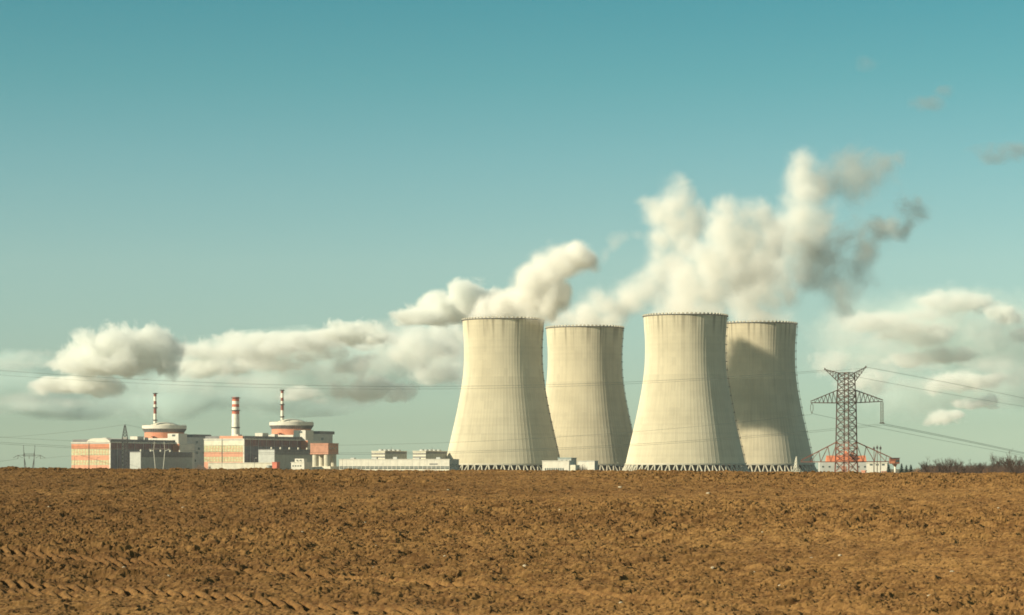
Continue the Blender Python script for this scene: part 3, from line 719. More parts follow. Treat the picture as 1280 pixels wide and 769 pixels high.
def simple_block(name, label, cat, px, D, lit, dkp, ytop, wall, roofm, a=AB, bands=(), group=None, zoff=0.0, sidewall=None):
    f = Frame(px, D, a); r = f.root(name, label, cat, group)
    L, V, T = f.lit(lit), f.dk(dkp), f.z(ytop) + zoff
    MB().box(-L, 0, 0, V, 0, T - .6).build('wall', wall, r)
    rf = MB().box(-L - .4, .4, -.4, V + .4, T - .597, T).build('roof', roofm, r)
    if sidewall: MB().box(.003, .2, .2, V, 0, T - .7).build('side_cladding', sidewall, r)
    return f, r, L, V, T, rf
def windows_front(r, L, xs, z0, z1, w, m=GLASS):
    for x_ in xs: MB().box(x_ - w / 2, x_ + w / 2, -.14, -.003, z0, z1).build('window', m, r)

# sheds along the shaded sides of the halls
for (px, D, lit, dkp, yt, lab) in ((175.8, 2432, 14.5, 50, 564.5, 'long grey shed under the left hall, behind the pale gantry frame'), (343, 2432, 21, 44, 561.5, 'long grey shed left of the brick tower, below the right dome')):
    f, r, L, V, T, rf = simple_block('grey_shed', lab, 'shed', px, D, lit, dkp, yt, GREYW, DGREY, group='sheds along the turbine halls')
    sideband(r, 'eaves_band', DGREY, .2, V, T - 5.6, T - .7, .5, m2=SLATE, step=5)
    sideband(r, 'side_cladding', GREYG, .2, V, 0, T - 5.7, .2)
    for j in range(6):
        MB().box(.203, .3, 8 + j * 15, 14 + j * 15, 4.4, 6.6).build('window', GLASS, r)
    band(r, 'door', DARK, 6, 0.2, 4.0, .16, x1=-1)
    for j in range(5): MB().lathe([(.1, T + 2.2), (.9, T + 2.0), (.9, T + .003)], 10, -L / 2, 10 + j * 18).build('roof_vent', CREAMW, rf)
# cream wall / low hall before the right hall
f, r, L, V, T, rf = simple_block('low_store', 'long low cream store in front of the right turbine hall', 'building', 340, 2380, 82, 6, 578.3, CREAMW, CREAMW, a=R(12))
windows_front(r, L, [-L + 8 + j * 9 for j in range(6)], 1.2, 3.2, 2.0)
f, r, L, V, T, rf = simple_block('tank_shed', 'small dull red shed beside the long low cream store', 'shed', 346, 2360, 6.2, 3, 577.6, RED, RED, a=R(30))
MB().box(-L + 1, -1.5, -.15, -.003, .1, 3.4).build('door', DRED, r)
tk = thing('storage_tank', 'squat grey green tank in front of the small red shed', 'tank', (X(336.5, 2340), 2340, PLAIN))
MB().lathe([(2.9, 0), (2.9, HZ(582.5, 2340))], 24).build('tank_wall', GREYG, tk, True)
MB().lathe([(3.1, HZ(582.6, 2340)), (3.1, HZ(582.2, 2340)), (.1, HZ(581.4, 2340))], 24).build('lid', GREYW, tk)
# white office with small windows
f, r, L, V, T, rf = simple_block('office_block', 'small white stepped office with a row of windows, left of the brick tower', 'building', 380.3, 2350, 17, 8, 577.6, WHITE, WHITE, a=R(22))
MB().box(-L * .75, -.8, .8, 8, T + .003, HZ(573.4, 2350)).build('upper_floor', WHITE, r)
windows_front(r, L, [-L + 2.2 + j * 2.7 for j in range(4)], HZ(583.3, 2350), HZ(581.6, 2350), 1.5)
windows_front(r, L, [-L * .55, -L * .3], HZ(576.4, 2350), HZ(574.8, 2350), 1.3)
# brick tower standing on silos
f = Frame(410.3, 2370); r = f.root('silo_tower', 'brick clad box raised on round pale silos', 'silo tower')
L, V = f.lit(23.3), f.dk(11); z0, z1 = f.z(567.8), f.z(554.0)
MB().box(-L, 0, 0, V, z0 + .6, z1 - .8).build('brick_house', BRICK, r)
MB().box(-L - .3, .3, -.3, V + .3, z1 - .797, z1).build('roof', BRICK, r)
MB().box(-L - .3, .3, -.3, V + .3, z0, z0 + .597).build('floor_slab', PINK, r)
for i in range(2):
    for j in range(2):
        MB().lathe([(3.0, 0), (3.0, z0 - .003)], 24, -3.6 - i * (L - 7.2), 3.8 + j * (V - 7.6)).build('silo', CONC, r, True)
for i in range(3): MB().box(.003, .12, 2 + i * 6, 5 + i * 6, z0 + 5, z0 + 7).build('window', GLASS, r)
MB().box(-L - 4, 4, -3, V, 0, f.z(583)).build('plinth', CREAMW, r)
# long white building
f, r, L, V, T, rf = simple_block('long_hall', 'long flat white hall with a dark window strip, left of the cooling towers', 'building', 561.7, 2300, 141, 11, 573.8, WHITE, WHITE, a=R(18), sidewall=GREYG)
band(r, 'window_band', GLASS, L, f.z(586.4), f.z(583.0), .1, m2=WHITE, step=4.5, inset=.4)
band(r, 'lower_wall', CREAMW, L, 0, f.z(586.6), .25)
MB().box(.203, .35, 1.5, V - 1.5, f.z(583.5), f.z(580)).build('window', GLASS, r)
MB().box(-20, -12, -.2, -.003, f.z(581), f.z(579.4)).build('sign_board', DGREY, r)
jn = MB()
for j in range(1, 15): jn.box(-L + j * L / 15 - .12, -L + j * L / 15 + .12, -.09, -.004, f.z(582.8), T - .65)
jn.build('joint_strips', GREYW, r)
for j in range(4): MB().box(-L + 14 + j * 27, -L + 18 + j * 27, -.32, -.253, .1, 3.8).build('door', GREYG, r)
for j in range(5): MB().box(-L + 10 + j * 22, -L + 14 + j * 22 + j % 2, 4, 8, T + .003, T + 1.3 + .4 * (j % 3)).build('roof_unit', GREYW, rf)
# forced-draught cell blocks behind it
for (px, lit, dkp, lab) in ((481.2, 17.2, 25, 'louvred fan block on the long hall roof line, the left of the two'), (532.3, 16.6, 25, 'louvred fan block on the long hall roof line, the right of the two')):
    f, r, L, V, T, rf = simple_block('fan_block', lab, 'cooling block', px, 2440, lit, dkp, 563.6, CREAMW, CREAMW, group='two fan blocks behind the long hall')
    for py in (567.2, 571.2): band(r, 'louvre_band', DGREY, L, f.z(py + 1.0), f.z(py - .6), .15)
    sideband(r, 'louvre_side', DGREY, .3, V - .3, f.z(567), f.z(564.4), .2, m2=SLATE, step=6)
    sideband(r, 'side_cladding', GREYG, .3, V - .3, f.z(574), f.z(567.1), .2, m2=GREYW, step=12)
    for j in range(5): MB().lathe([(2.6, T + .003), (2.2, T + 1.5), (2.0, T + 1.5), (2.0, T + .3)], 14, -L / 2, 6 + j * 9.5).build('fan_stack', GREYW, rf)
    MB().bar((-2, 18, T), (-2, 18, T + 4), .15).build('antenna', STEELD, rf)
# white sheds between the first two towers
f, r, L, V, T, rf = simple_block('pump_house', 'white flat roofed pump house with a row of windows before the gap between towers', 'building', 711.3, 2240, 33.3, 7, 575.8, WHITE, WHITE, a=R(20))
windows_front(r, L, [-L + 3.2 + j * 2.15 for j in range(9)], f.z(588.4), f.z(585.2), 1.3)
MB().box(.1, 6.0, .8, V - 2, 0, f.z(581.3)).build('annex', CREAMW, r)
f, r, L, V, T, rf = simple_block('canopy_shed', 'low shed with a teal roof just behind the white pump house', 'shed', 714, 2330, 16.5, 7, 572.2, GREYG, TEAL, a=R(25))
windows_front(r, L, [-L * .7, -L * .35], f.z(577), f.z(575), 1.6)
f, r, L, V, T, rf = simple_block('valve_house', 'white box shed with grey side, right of the bare bush and the pump house', 'shed', 743.2, 2290, 21, 4.6, 576.0, WHITE, GREYW, a=R(25), sidewall=GREYG)
MB().box(-L * .9, -L * .6, -.15, -.003, 0, 4).build('door', GREYG, r)
# orange-roofed hall behind the pylon
D = 2050; k = D / F; zq = lambda py: HZ(py, D)
r = thing('gabled_hall', 'white hall with a long orange tiled roof behind the big pylon', 'building', (X(1059, D), D, PLAIN), R(-4))
W = 34 * k
MB().box(-W, W, 0, 24, 0, zq(577.2)).build('wall', GREYW, r)
rf = MB(); h0, h1 = zq(577.1), zq(569.4); x0_, x1_ = -25 * k, 24 * k
rf.add([(x0_, -.6, h0), (x1_, -.6, h0), (x1_, 24.6, h0), (x0_, 24.6, h0), (x0_, 12, h1), (x1_, 12, h1)], [(0, 1, 5, 4), (2, 3, 4, 5), (0, 4, 3), (1, 2, 5), (0, 3, 2, 1)])
OROOF = mat('orange_tiles', (0.60, 0.19, 0.085), var=0.15)
ro = rf.build('roof', OROOF, r)
gm = MB(); gx = (-1) * k; w_ = 9 * k
gm.add([(gx - w_, -1.2, h0 + .2), (gx + w_, -1.2, h0 + .2), (gx, -1.2, zq(563.6)), (gx - w_, 11, h0 + .2), (gx + w_, 11, h0 + .2), (gx, 11, zq(563.6))], [(0, 1, 2), (0, 2, 5, 3), (1, 4, 5, 2), (3, 5, 4), (0, 3, 4, 1)])
gm.build('gable', OROOF, ro)
MB().box(5 * k, 9 * k, 8, 12, h0 + 3, zq(565.5)).build('chimney', BRICK, ro)
for x_ in (-30, -22, -12, 6, 14, 22, 29): MB().box(x_ * k - .8, x_ * k + .8, -.15, -.003, zq(584.5), zq(582.6)).build('window', GLASS, r)
MB().box(-4 * k - 2, -4 * k + 2, -.2, -.003, 0, zq(583)).build('door', BRICK, r)
f, r, L, V, T, rf = simple_block('low_hall', 'plain white low hall below the three slim masts', 'building', 1109, 2020, 25, 4, 578.2, WHITE, CREAMW, a=R(15))
windows_front(r, L, [-L + 4 + j * 5 for j in range(3)], f.z(582), f.z(580), 2.4)
f, r, L, V, T, rf = simple_block('stacked_container', 'small pink box container at the pylon foot', 'container', 1081.5, 1960, 4.6, 2, 588.0, PINK, PINK, a=R(25))
for (zz0) in (.4, 1.8, 3.2): band(r, 'rib_band', WALLO, L, zz0, zz0 + .5, .1, inset=.2)
f, r, L, V, T, rf = simple_block('site_hut', 'small pale pink hut right of the pylon foot', 'hut', 1108, 1900, 6.0, 2.4, 587.8, PINK, WHITE, a=R(25))
windows_front(r, L, [-L * .7, -L * .3], 2.6, 3.8, 1.0)

# ------------------------------------------------------------------ masts and pylons
STEELP = mat('weathered_lattice_steel', (0.085, 0.055, 0.042), rough=0.6)
def lattice(mb, a4, b4, n, r, rl):
    """four legs from corner list a4 to b4 with X bracing on each side"""
    a4 = [Vector(p) for p in a4]; b4 = [Vector(p) for p in b4]
    for p, q in zip(a4, b4): mb.bar(p, q, rl)
    for i in range(n):
        t0, t1 = i / n, (i + 1) / n
        for s in range(4):
            e = (s + 1) % 4
            p0, p1 = a4[s].lerp(b4[s], t0), a4[s].lerp(b4[s], t1); q0, q1 = a4[e].lerp(b4[e], t0), a4[e].lerp(b4[e], t1)
            mb.bar(p0, q1, r); mb.bar(q0, p1, r)
            if i: mb.bar(p0, q0, r)
    return mb
RUSTP = mat('primed_lattice_steel', (0.20, 0.070, 0.042), rough=0.7)
DP = 1060.0; kp = DP / F
PX0 = X(1058, DP)
def big_pylon():
    r = thing('lattice_pylon', 'big brown steel lattice pylon with two wide crossarms right of the cooling towers', 'pylon', (PX0, DP, PLAIN))
    z = lambda py: HZ(py, DP)
    def sq(h, half, yaw=R(4)): return [(half * math.cos(yaw + PI / 2 * i), half * math.sin(yaw + PI / 2 * i), h) for i in range(4)]
    b = MB(); hw = 12.4 * kp
    bs = MB()
    lattice(bs, sq(0, hw * 1.25), sq(z(577.3), hw * 1.1), 2, .14, .38)
    lattice(bs, sq(z(577.3), hw * 1.1), sq(z(552.4), hw * 1.06), 3, .15, .36)
    lattice(b, sq(z(552.4), hw * 1.06), sq(z(503.5), hw * .98), 5, .15, .34)
    lattice(b, sq(z(503.5), hw * .98), sq(z(488), hw * .90), 2, .15, .32)
    lattice(b, sq(z(488), hw * .90), sq(z(466), hw * .84), 3, .14, .3)
    tq = sq(z(466), hw * .84)
    for i in range(4): b.bar(tq[i], tq[(i + 1) % 4], .16)
    for h in (z(577.3), z(552.4), z(503.5), z(488)):
        q = sq(h, hw * 1.0)
        for i in range(4): (bs if h < z(560) else b).bar(q[i], q[(i + 1) % 4], .15)
    b.build('body', STEELP, r); bs.build('base_section', RUSTP, r)
    def arm(side, tip_px, zt, zb, ztip, n, m):
        a = MB(); tx = (tip_px - 1058) * kp; x0_ = side * hw * .95; dy = 1.6
        tip = Vector((tx, 0, ztip))
        lows = []; tops = []
        for s in (-1, 1):
            p0 = Vector((x0_ * .6, s * dy, zb)); a.bar(p0, tip + Vector((0, s * .2, -.1)), .26)
            q0 = Vector((x0_, s * dy * .5, zt)); a.bar(q0, tip + Vector((0, s * .2, .5)), .26)
            lows.append([p0.lerp(tip, i / n) for i in range(n + 1)]); tops.append([q0.lerp(tip + Vector((0, 0, .5)), i / n) for i in range(n + 1)])
            for i in range(n):
                a.bar(lows[-1][i + 1 if i + 1 < n else i], tops[-1][i], .1); a.bar(lows[-1][i], tops[-1][i], .1)
        for i in range(1, n): a.bar(lows[0][i], lows[1][i], .1); a.bar(lows[0][i], lows[1][i + 1], .08)
        return a.build('crossarm', m, r)
    arm(-1, 1013.3, z(488), z(503.8), z(503.2), 7, STEELP); arm(1, 1103.6, z(488), z(503.8), z(501.6), 7, STEELP)
    arm(-1, 1001, z(552.4), z(577.4), z(577.2), 4, RUSTP); arm(1, 1121, z(552.4), z(577.4), z(576.8), 4, RUSTP)
    def horn(side, px, py):
        a = MB(); tip = Vector(((px - 1058) * kp, 0, z(py)))
        for s in (-1, 1):
            p = Vector((side * hw * .84 * .9, s * .9, z(466.2))); q = Vector((side * hw * .86, s * .9, z(477)))
            a.bar(p, tip, .16); a.bar(q, tip, .16)
            for i in range(5):
                a.bar(p.lerp(tip, i / 5), q.lerp(tip, i / 5), .09); a.bar(p.lerp(tip, i / 5), q.lerp(tip, (i + 1) / 5), .09)
        a.bar(tip + Vector((0, 0, -.5)), tip + Vector((0, 0, .5)), .35)
        a.build('earth_horn', STEELP, r)
    horn(-1, 1031, 461.6); horn(1, 1082.3, 458.9)
    tie = MB().path([((1031 - 1058) * kp * (1 - t) + (1082.3 - 1058) * kp * t, 0, z(461.6) * (1 - t) + z(458.9) * t - 8.5 * kp * 4 * t * (1 - t)) for t in np.linspace(0, 1, 12)], .09)
    tie.build('tie_wire', CABLE, r)
    def insul(px, py0, py1, m=PORC, rr=.34):
        a = MB(); x_ = (px - 1058) * kp; h0_, h1_ = z(py0), z(py1); n = 14; pr = []
        for i in range(n):
            h_ = h0_ + (h1_ - h0_) * i / n; st_ = (h1_ - h0_) / n
            pr += [(.12, h_), (rr, h_ + st_ * .35), (.12, h_ + st_ * .7)]
        a.lathe(pr, 8, x_, 0); a.build('insulator', m, r)
    insul(1101.2, 503, 528.5); insul(1103.7, 503, 529.2)
    MB().bar(((1099.5 - 1058) * kp, 0, z(528.8)), ((1105.5 - 1058) * kp, 0, z(529)), .3).build('yoke', STEELP, r)
    for s in (-1.2, 1.2):
        a = MB(); x_ = (1014.8 - 1058) * kp
        a.path([(x_, 0, z(504)), (x_ + s * .45, 0, z(507)), (x_ + s * .5, 0, z(512)), (x_, 0, z(517))], .14); a.build('insulator', PORC, r)
    # jumper frame
    return r
big_pylon()

# box cabin on its white post, right of the pylon
D = 1010.0; k = D / F
r = thing('post_cabin', 'brown and orange box cabin on a white post at the right of the pylon', 'cabin', (X(1118.5, D), D, PLAIN))
zq = lambda py: HZ(py, D)
MB().bar((.5 * k, 0, 0), (.5 * k, 0, zq(581)), .42, n=10).build('post', STACKW, r)
MB().add([(-3.2 * k, -1, zq(580.0)), (3.0 * k, -1, zq(580.0)), (3.0 * k, 1, zq(580.0)), (-3.2 * k, 1, zq(580.0)), (0, -.4, zq(584)), (k, -.4, zq(584)), (k, .4, zq(584)), (0, .4, zq(584))],
         [(0, 1, 2, 3), (4, 7, 6, 5), (0, 4, 5, 1), (1, 5, 6, 2), (2, 6, 7, 3), (3, 7, 4, 0)]).build('bracket', PINK, r)
MB().box(-6.4 * k, 5.2 * k, -1.6, 1.6, zq(579.9), zq(573)).build('cabin_wall', RUST, r)
MB().box(-7 * k, 5.8 * k, -1.9, 1.9, zq(573) + .003, zq(572.2)).build('roof', DGREY, r)
MB().box(-5.6 * k, -.6 * k, -1.72, -1.603, zq(579.4), zq(576.5)).build('door_panel', ORANGE, r)
MB().box(.6 * k, 4.4 * k, -1.72, -1.603, zq(577.5), zq(574.6)).build('window', GLASS, r)

# pale lattice stub left of the pylon
D = 1010.0; k = D / F; zq = lambda py: HZ(py, D)
r = thing('lattice_stub', 'short pale lattice mast with a spread foot before the shaded tower', 'mast', (X(995.6, D), D, PLAIN))
b = MB(); hw = 3.0 * k
sq = lambda h, w: [(w, 0, h), (0, w, h), (-w, 0, h), (0, -w, h)]
lattice(b, sq(0, 5.5 * k), sq(zq(586.5), 4.5 * k), 2, .1, .16); lattice(b, sq(zq(586.5), 3.6 * k), sq(zq(572), .9 * k), 4, .1, .15)
b.bar((0, 0, zq(572)), (0, 0, zq(570.6)), .3); b.build('lattice', PALESTEEL, r)
b = MB()
for s in (-1, 1):
    b.bar((s * 1.5 * k, 0, zq(586)), (s * 8 * k, 0, zq(590)), .2); b.bar((s * 8 * k, 0, zq(590)), (s * 8 * k, 0, 0), .2); b.bar((s * 8 * k, 0, zq(590)), (0, 0, zq(589.6)), .16)
b.build('outrigger', PALESTEEL, r)
# three slim masts
D = 1980.0; k = D / F; zq = lambda py: HZ(py, D)
for px, py, lab in ((1092.4, 557.5, 'slim dark mast, the left of three behind the pylon arm'), (1096.5, 556.3, 'slim dark mast, the middle of three behind the pylon arm'), (1100.6, 557.0, 'slim dark mast, the right of three behind the pylon arm')):
    r = thing('slim_mast', lab, 'mast', (X(px, D), D, PLAIN), 0, 'three slim masts behind the pylon')
    MB().bar((0, 0, 0), (0, 0, zq(py)), .50, n=8, r2=.28).build('pole', STEEL, r)
    MB().box(-.8, .8, -.5, .5, zq(py) - 3.2, zq(py) - 1.2).build('antenna', STEELD, r)
# dark lattice mast before the left hall
D = 2200.0; k = D / F; zq = lambda py: HZ(py, D)
r = thing('lattice_mast', 'dark narrow lattice mast in front of the left turbine hall', 'mast', (X(156.2, D), D, PLAIN), R(8))
b = MB(); sq = lambda h, w: [(w, w, h), (-w, w, h), (-w, -w, h), (w, -w, h)]
lattice(b, sq(0, 3.9 * k), sq(zq(548), 3.4 * k), 9, .3, .5); lattice(b, sq(zq(548), 3.4 * k), sq(zq(532), .7 * k), 4, .28, .46)
b.bar((0, 0, zq(532)), (0, 0, zq(530.5)), .5); b.build('lattice', STEELD, r)
MB().box(-3.6 * k, -2.0 * k, -3.7 * k, -3.2 * k, 0, zq(553)).build('cable_duct', CONC, r)
MB().box(-2.4 * k, 2.4 * k, -3.9 * k, -3.5 * k, zq(549), zq(546.4)).build('antenna_panel', WHITE, r)
# portal pylon far left
D = 2600.0; k = D / F; zq = lambda py: HZ(py, D)
def portal(px, D, m, label, thick):
    k = D / F; zq = lambda py: HZ(py, D)
    r = thing('portal_pylon', label, 'pylon', (X(px, D), D, PLAIN))
    b = MB()
    for s in (-1, 1):
        xk = s * 6.4 * k
        b.bar((s * 5.0 * k, -3, 0), (xk, 0, zq(571)), thick); b.bar((s * 5.0 * k, 3, 0), (xk, 0, zq(571)), thick); b.bar((s * 2.2 * k, 0, 0), (xk, 0, zq(571)), thick)
        b.bar((xk, 0, zq(571)), (s * 7.2 * k, 0, zq(556.5)), thick); b.bar((xk - s * k, 0, zq(571)), (s * 7.0 * k, 0, zq(563)), thick)
        for i in range(4):
            t = i / 4; b.bar(((5.0 + 1.4 * t) * s * k, -3 + 3 * t, zq(571) * t), ((2.2 + 4.2 * (t + .2)) * s * k, 0, zq(571) * (t + .2)), thick * .7)
    b.build('legs', m, r)
    c = MB()
    c.bar((-8 * k, 0, zq(570)), (8 * k, 0, zq(570)), thick); c.bar((-7 * k, 0, zq(567.5)), (7 * k, 0, zq(567.5)), thick)
    for s in (-1, 1):
        c.bar((s * 7 * k, 0, zq(569)), (s * 14 * k, 0, zq(569.2)), thick); c.bar((s * 14 * k, 0, zq(569.2)), (s * 20 * k, 0, zq(572.5)), thick); c.bar((s * 8 * k, 0, zq(572.5)), (s * 14 * k, 0, zq(569.4)), thick * .8)
    for i in range(8): c.bar((-8 * k + i * 2 * k, 0, zq(570)), (-7 * k + i * 2 * k, 0, zq(567.5)), thick * .7)
    c.build('crossarm', m, r)
    for s in (-14, 0, 14): MB().bar((s * k, 0, zq(570)), (s * k, 0, zq(573.5)), thick * 1.1).build('insulator', PORC, r)
    return r
portal(36.5, 2600, STEELD, 'small dark portal pylon alone on the skyline at the far left', .30)
# pale gantry in front of the left shed
D = 2380.0; k = D / F; zq = lambda py: HZ(py, D)
r = thing('gantry_frame', 'pale V legged gantry frame in front of the long grey shed', 'gantry', (X(199, D), D, PLAIN))
b = MB()
for s in (-1, 1):
    b.bar((s * 4.2 * k, 0, 0), (s * 7 * k, 0, zq(564)), .38); b.bar((s * 7 * k, 0, zq(564)), (s * 13 * k, 0, zq(561.5)), .36); b.bar((s * 7 * k, 0, zq(564)), (s * 6 * k, 0, zq(552)), .28)
b.build('legs', PALESTEEL, r)
MB().bar((-13 * k, 0, zq(561.3)), (13 * k, 0, zq(561.3)), .36).build('crossbeam', STEEL, r)

# slender lamp posts in the plant yard
def lamp(px, py, D, label):
    zq = lambda q_: HZ(q_, D)
    r = thing('lamp_post', label, 'lamp post', (X(px, D), D, PLAIN), random.uniform(-.6, .6), 'lamp posts in the plant yard')
    MB().bar((0, 0, 0), (0, 0, zq(py)), .24, n=6, r2=.15).build('pole', STEEL, r)
    MB().bar((0, 0, zq(py) - .1), (2.2, 0, zq(py) + .25), .1, n=5).build('arm', STEEL, r)
    MB().box(1.6, 2.8, -.3, .3, zq(py) + .1, zq(py) + .45).build('lamp_head', PALESTEEL, r)
for px, py, D, lab in ((93, 571, 2380, 'lamp post before the sunlit front of the left hall, near its left edge'), (121, 572, 2380, 'lamp post before the middle of the left hall front'), (277.5, 566, 2350, 'tall lamp post before the sunlit front of the right hall'),
                       (318, 573, 2340, 'lamp post beside the dark side of the right hall'), (428, 574, 2320, 'lamp post just right of the brick silo tower'), (590, 580, 2260, 'lamp post before the foot of the leftmost cooling tower'),
                       (769, 579, 2260, 'lamp post before the foot of the tower set back'), (1092, 580, 1850, 'lamp post before the white hall under the pylon arm')):
    lamp(px, py, D, lab)
# perimeter fence in front of the towers
def fence(px0, px1, D, h, label):
    r = thing('perimeter_fence', label, 'fence', (X(px0, D), D, PLAIN)); W_ = (px1 - px0) * D / F
    n = int(W_ / 5); b = MB()
    for i in range(n + 1): b.bar((W_ * i / n, 0, 0), (W_ * i / n, 0, h), .14)
    b.build('post_row', STEEL, r); c = MB()
    for j in range(9): c.bar((0, .1, .3 + j * (h - .5) / 8), (W_, .1, .3 + j * (h - .5) / 8), .09)
    c.build('wire_mesh', STEEL, r)
fence(748, 1000, 2280, 3.9, 'long low wire fence in front of the two right cooling towers')
fence(1000, 1112, 1750, 3.2, 'dark wire fence under the big pylon')

# ------------------------------------------------------------------ cables
def cable(pts, D0, D1, label, r=0.075, group='power lines across the sky', px_range=None, twin=0.0):
    pts = sorted(pts); xs = np.array([p[0] for p in pts]); ys = np.array([p[1] for p in pts])
    co = np.polyfit(xs, ys, 2 if len(pts) > 2 else 1)
    if len(pts) == 3: pass
    a, b = px_range or (xs[0], xs[-1])
    P = []
    for px in np.linspace(a, b, 40):
        t = (px - a) / (b - a); DD = 1.0 / ((1 - t) / D0 + t / D1)
        P.append(at(px, np.polyval(co, px), DD))
    mb = MB().path(P, r)
    if twin: mb.path([p + Vector((0, 0.4, twin)) for p in P], r)
    return tag(mb.build('power_line', CABLE), label, 'power line', group)
A0, A1 = -140, 1031
cable([(0, 463.7), (320, 478.7), (560, 483.2), (800, 478.7), (1031, 461.8)], 1090, DP, 'upper of the two high wires sagging from the pylon top left horn', .075, px_range=(-140, 1031))
cable([(0, 469.5), (320, 482.6), (580, 486.2), (800, 481.0), (1082, 459.4)], 1090, DP, 'lower of the two high wires crossing in front of the cooling towers', .06, px_range=(-140, 1082))
cable([(0, 547), (84, 550.8), (425, 555), (600, 551.8), (800, 541.5), (1014.8, 517)], 1090, DP, 'thin middle wire ending at the left insulator loop of the pylon', .06, px_range=(-140, 1014.8))
cable([(0, 553.4), (84, 557.5), (425, 565), (600, 564.0), (800, 556.0), (1102.5, 529.3)], 1090, DP, 'double low wire ending at the right insulator string of the pylon', .075, px_range=(-140, 1102.5), twin=-.7)
cable([(1082.3, 459.0), (1180, 477.5), (1280, 497.8)], DP, 1400, 'high wire running right from the pylon top right horn', .085, px_range=(1082.3, 1380))
cable([(1031, 461.8), (1078, 474), (1180, 490.5), (1280, 508.5)], DP, 1400, 'second high wire running right from behind the pylon top', .075, px_range=(1031, 1380))
cable([(1103, 529.4), (1180, 544.8), (1280, 566)], DP, 1400, 'thick double wire sloping down right from the pylon insulator string', .10, px_range=(1103, 1380), twin=-.55)
cable([(1014.8, 517), (1093, 533.5), (1180, 551), (1280, 569.5)], DP, 1400, 'faint lower wire sloping down right towards the bare wood', .07, px_range=(1014.8, 1380))
cable([(-60, 549), (0, 546.3), (80, 541), (156, 530.8)], 2500, 2200, 'thin wire from the left edge up to the dark lattice mast', .13, px_range=(-60, 156.2))
cable([(156, 530.8), (172, 534), (190, 539)], 2200, 2560, 'short wire from the dark lattice mast to the left reactor', .13, px_range=(156.2, 184))
cable([(-60, 578), (0, 576.8), (22.5, 573.5)], 2600, 2600, 'low wire reaching the far left portal pylon from the edge', .15, px_range=(-60, 22.5))
cable([(50.5, 573.5), (70, 571.5), (140, 568)], 2600, 2420, 'low wire from the far left portal pylon to the left hall', .15, px_range=(50.5, 140))

# ------------------------------------------------------------------ trees
def bare_tree_mesh(h, seed, spread, twigs):
    rnd = random.Random(seed); tr = MB(); cr_ = MB()
    def grow(p, d_, L, r, lev):
        d_ = d_.normalized(); q = p + d_ * L
        (tr if lev == 0 else cr_).bar(p, q, r, n=5 if lev < 2 else 3, r2=r * .62)
        if lev >= 4: return
        n = (5, 4, 4, twigs)[lev]
        for i in range(n):
            t = rnd.uniform(.35, 1.0) if lev else rnd.uniform(.4, 1.0)
            a = rnd.uniform(0, 2 * PI); up = rnd.uniform(.25, 1.0)
            nd = Vector((math.cos(a) * spread, math.sin(a) * spread, up)) + d_ * .7
            grow(p.lerp(q, t), nd, L * rnd.uniform(.45, .68), r * .5, lev + 1)
    grow(Vector((0, 0, 0)), Vector((rnd.uniform(-.1, .1), rnd.uniform(-.1, .1), 1)), h * .52, h * .018, 0)
    return tr, cr_
def make_bare(h, seed, spread, twigs, name, label, cat, group, tw=TWIG):
    r = thing(name, label, cat, (0, 0, 0), 0, group)
    a, c = bare_tree_mesh(h, seed, spread, twigs)
    a.build('trunk', BARK, r); c.build('crown', tw, r); return r
WOOD = 'bare trees of the wood at the right edge'
LBT = 'leafless brown tree in the low bare wood at the right edge'
protos = [make_bare(10.0, 40 + i, (.8, 1.0, .7, .9)[i], 5, 'bare_tree', LBT, 'tree', WOOD) for i in range(4)]
rnd = random.Random(5)
used = [False] * 4
def put(i, px, D, s):
    o = protos[i] if not used[i] else copy_tree(protos[i]); used[i] = True
    o.location = (X(px, D), D, PLAIN); o.scale = (s * rnd.uniform(.95, 1.25), s * rnd.uniform(.95, 1.25), s); o.rotation_euler = (0, 0, rnd.uniform(0, 6.28)); return o
n = 46
for j in range(n):
    px = 1150 + 150 * (j + rnd.uniform(-.3, .3)) / n
    hpx = 575 + rnd.uniform(-5, 6)
    if 1165 < px < 1205: hpx -= 3.5
    if px > 1240: hpx -= 6.5
    if 1205 < px < 1218: hpx += 3
    D = rnd.uniform(860, 1000)
    put(j % 4, px, D, (HZ(hpx, D)) / 9.6)
# two thin tall trees that stand out
for px, py, lab in ((1246, 567.5, 'thin leafless tree standing above the wood, left of the taller pair'), (1265, 566, 'tallest leafless tree at the right edge of the wood')):
    o = make_bare(12.0, int(px), .55, 5, 'bare_tree', lab, 'tree', WOOD)
    D = 900; o.location = (X(px, D), D, PLAIN); s = HZ(py, D) / 11.6; o.scale = (s, s, s)
# dark conifers beside the cabin
def conifer(px, py, D, label, seed):
    rr = random.Random(seed); H = HZ(py, D); r = thing('conifer', label, 'tree', (X(px, D), D, PLAIN), 0, 'dark conifers right of the cabin')
    MB().bar((0, 0, 0), (0, 0, H * .95), .22, n=6, r2=.05).build('trunk', BARK, r)
    c = MB()
    for i in range(420):
        t = rr.random() ** .8; z_ = H * (.12 + .84 * t) + rr.uniform(-.3, .3); rad_ = H * .34 * (1 - t) ** .8 * rr.uniform(.4, 1.15) + .2; a = rr.uniform(0, 2 * PI)
        e = Vector((math.cos(a), math.sin(a), -.25)); s_ = Vector((-math.sin(a), math.cos(a), 0)) * (.22 + .3 * (1 - t))
        p = Vector((0, 0, z_)); c.add([p, p + e * rad_ * .55 + s_, p + e * rad_, p + e * rad_ * .55 - s_], [(0, 1, 2, 3)])
    c.build('crown', NEEDLE, r)
conifer(1111, 579.5, 960, 'dark conifer directly under the box cabin', 1)
conifer(1127, 578.5, 960, 'dark pointed conifer just right of the white cabin post', 2)
conifer(1133, 580.5, 975, 'smaller dark conifer, second to the right of the cabin post', 3)
conifer(1138.5, 579.8, 950, 'dark conifer at the left end of the bare wood', 4)
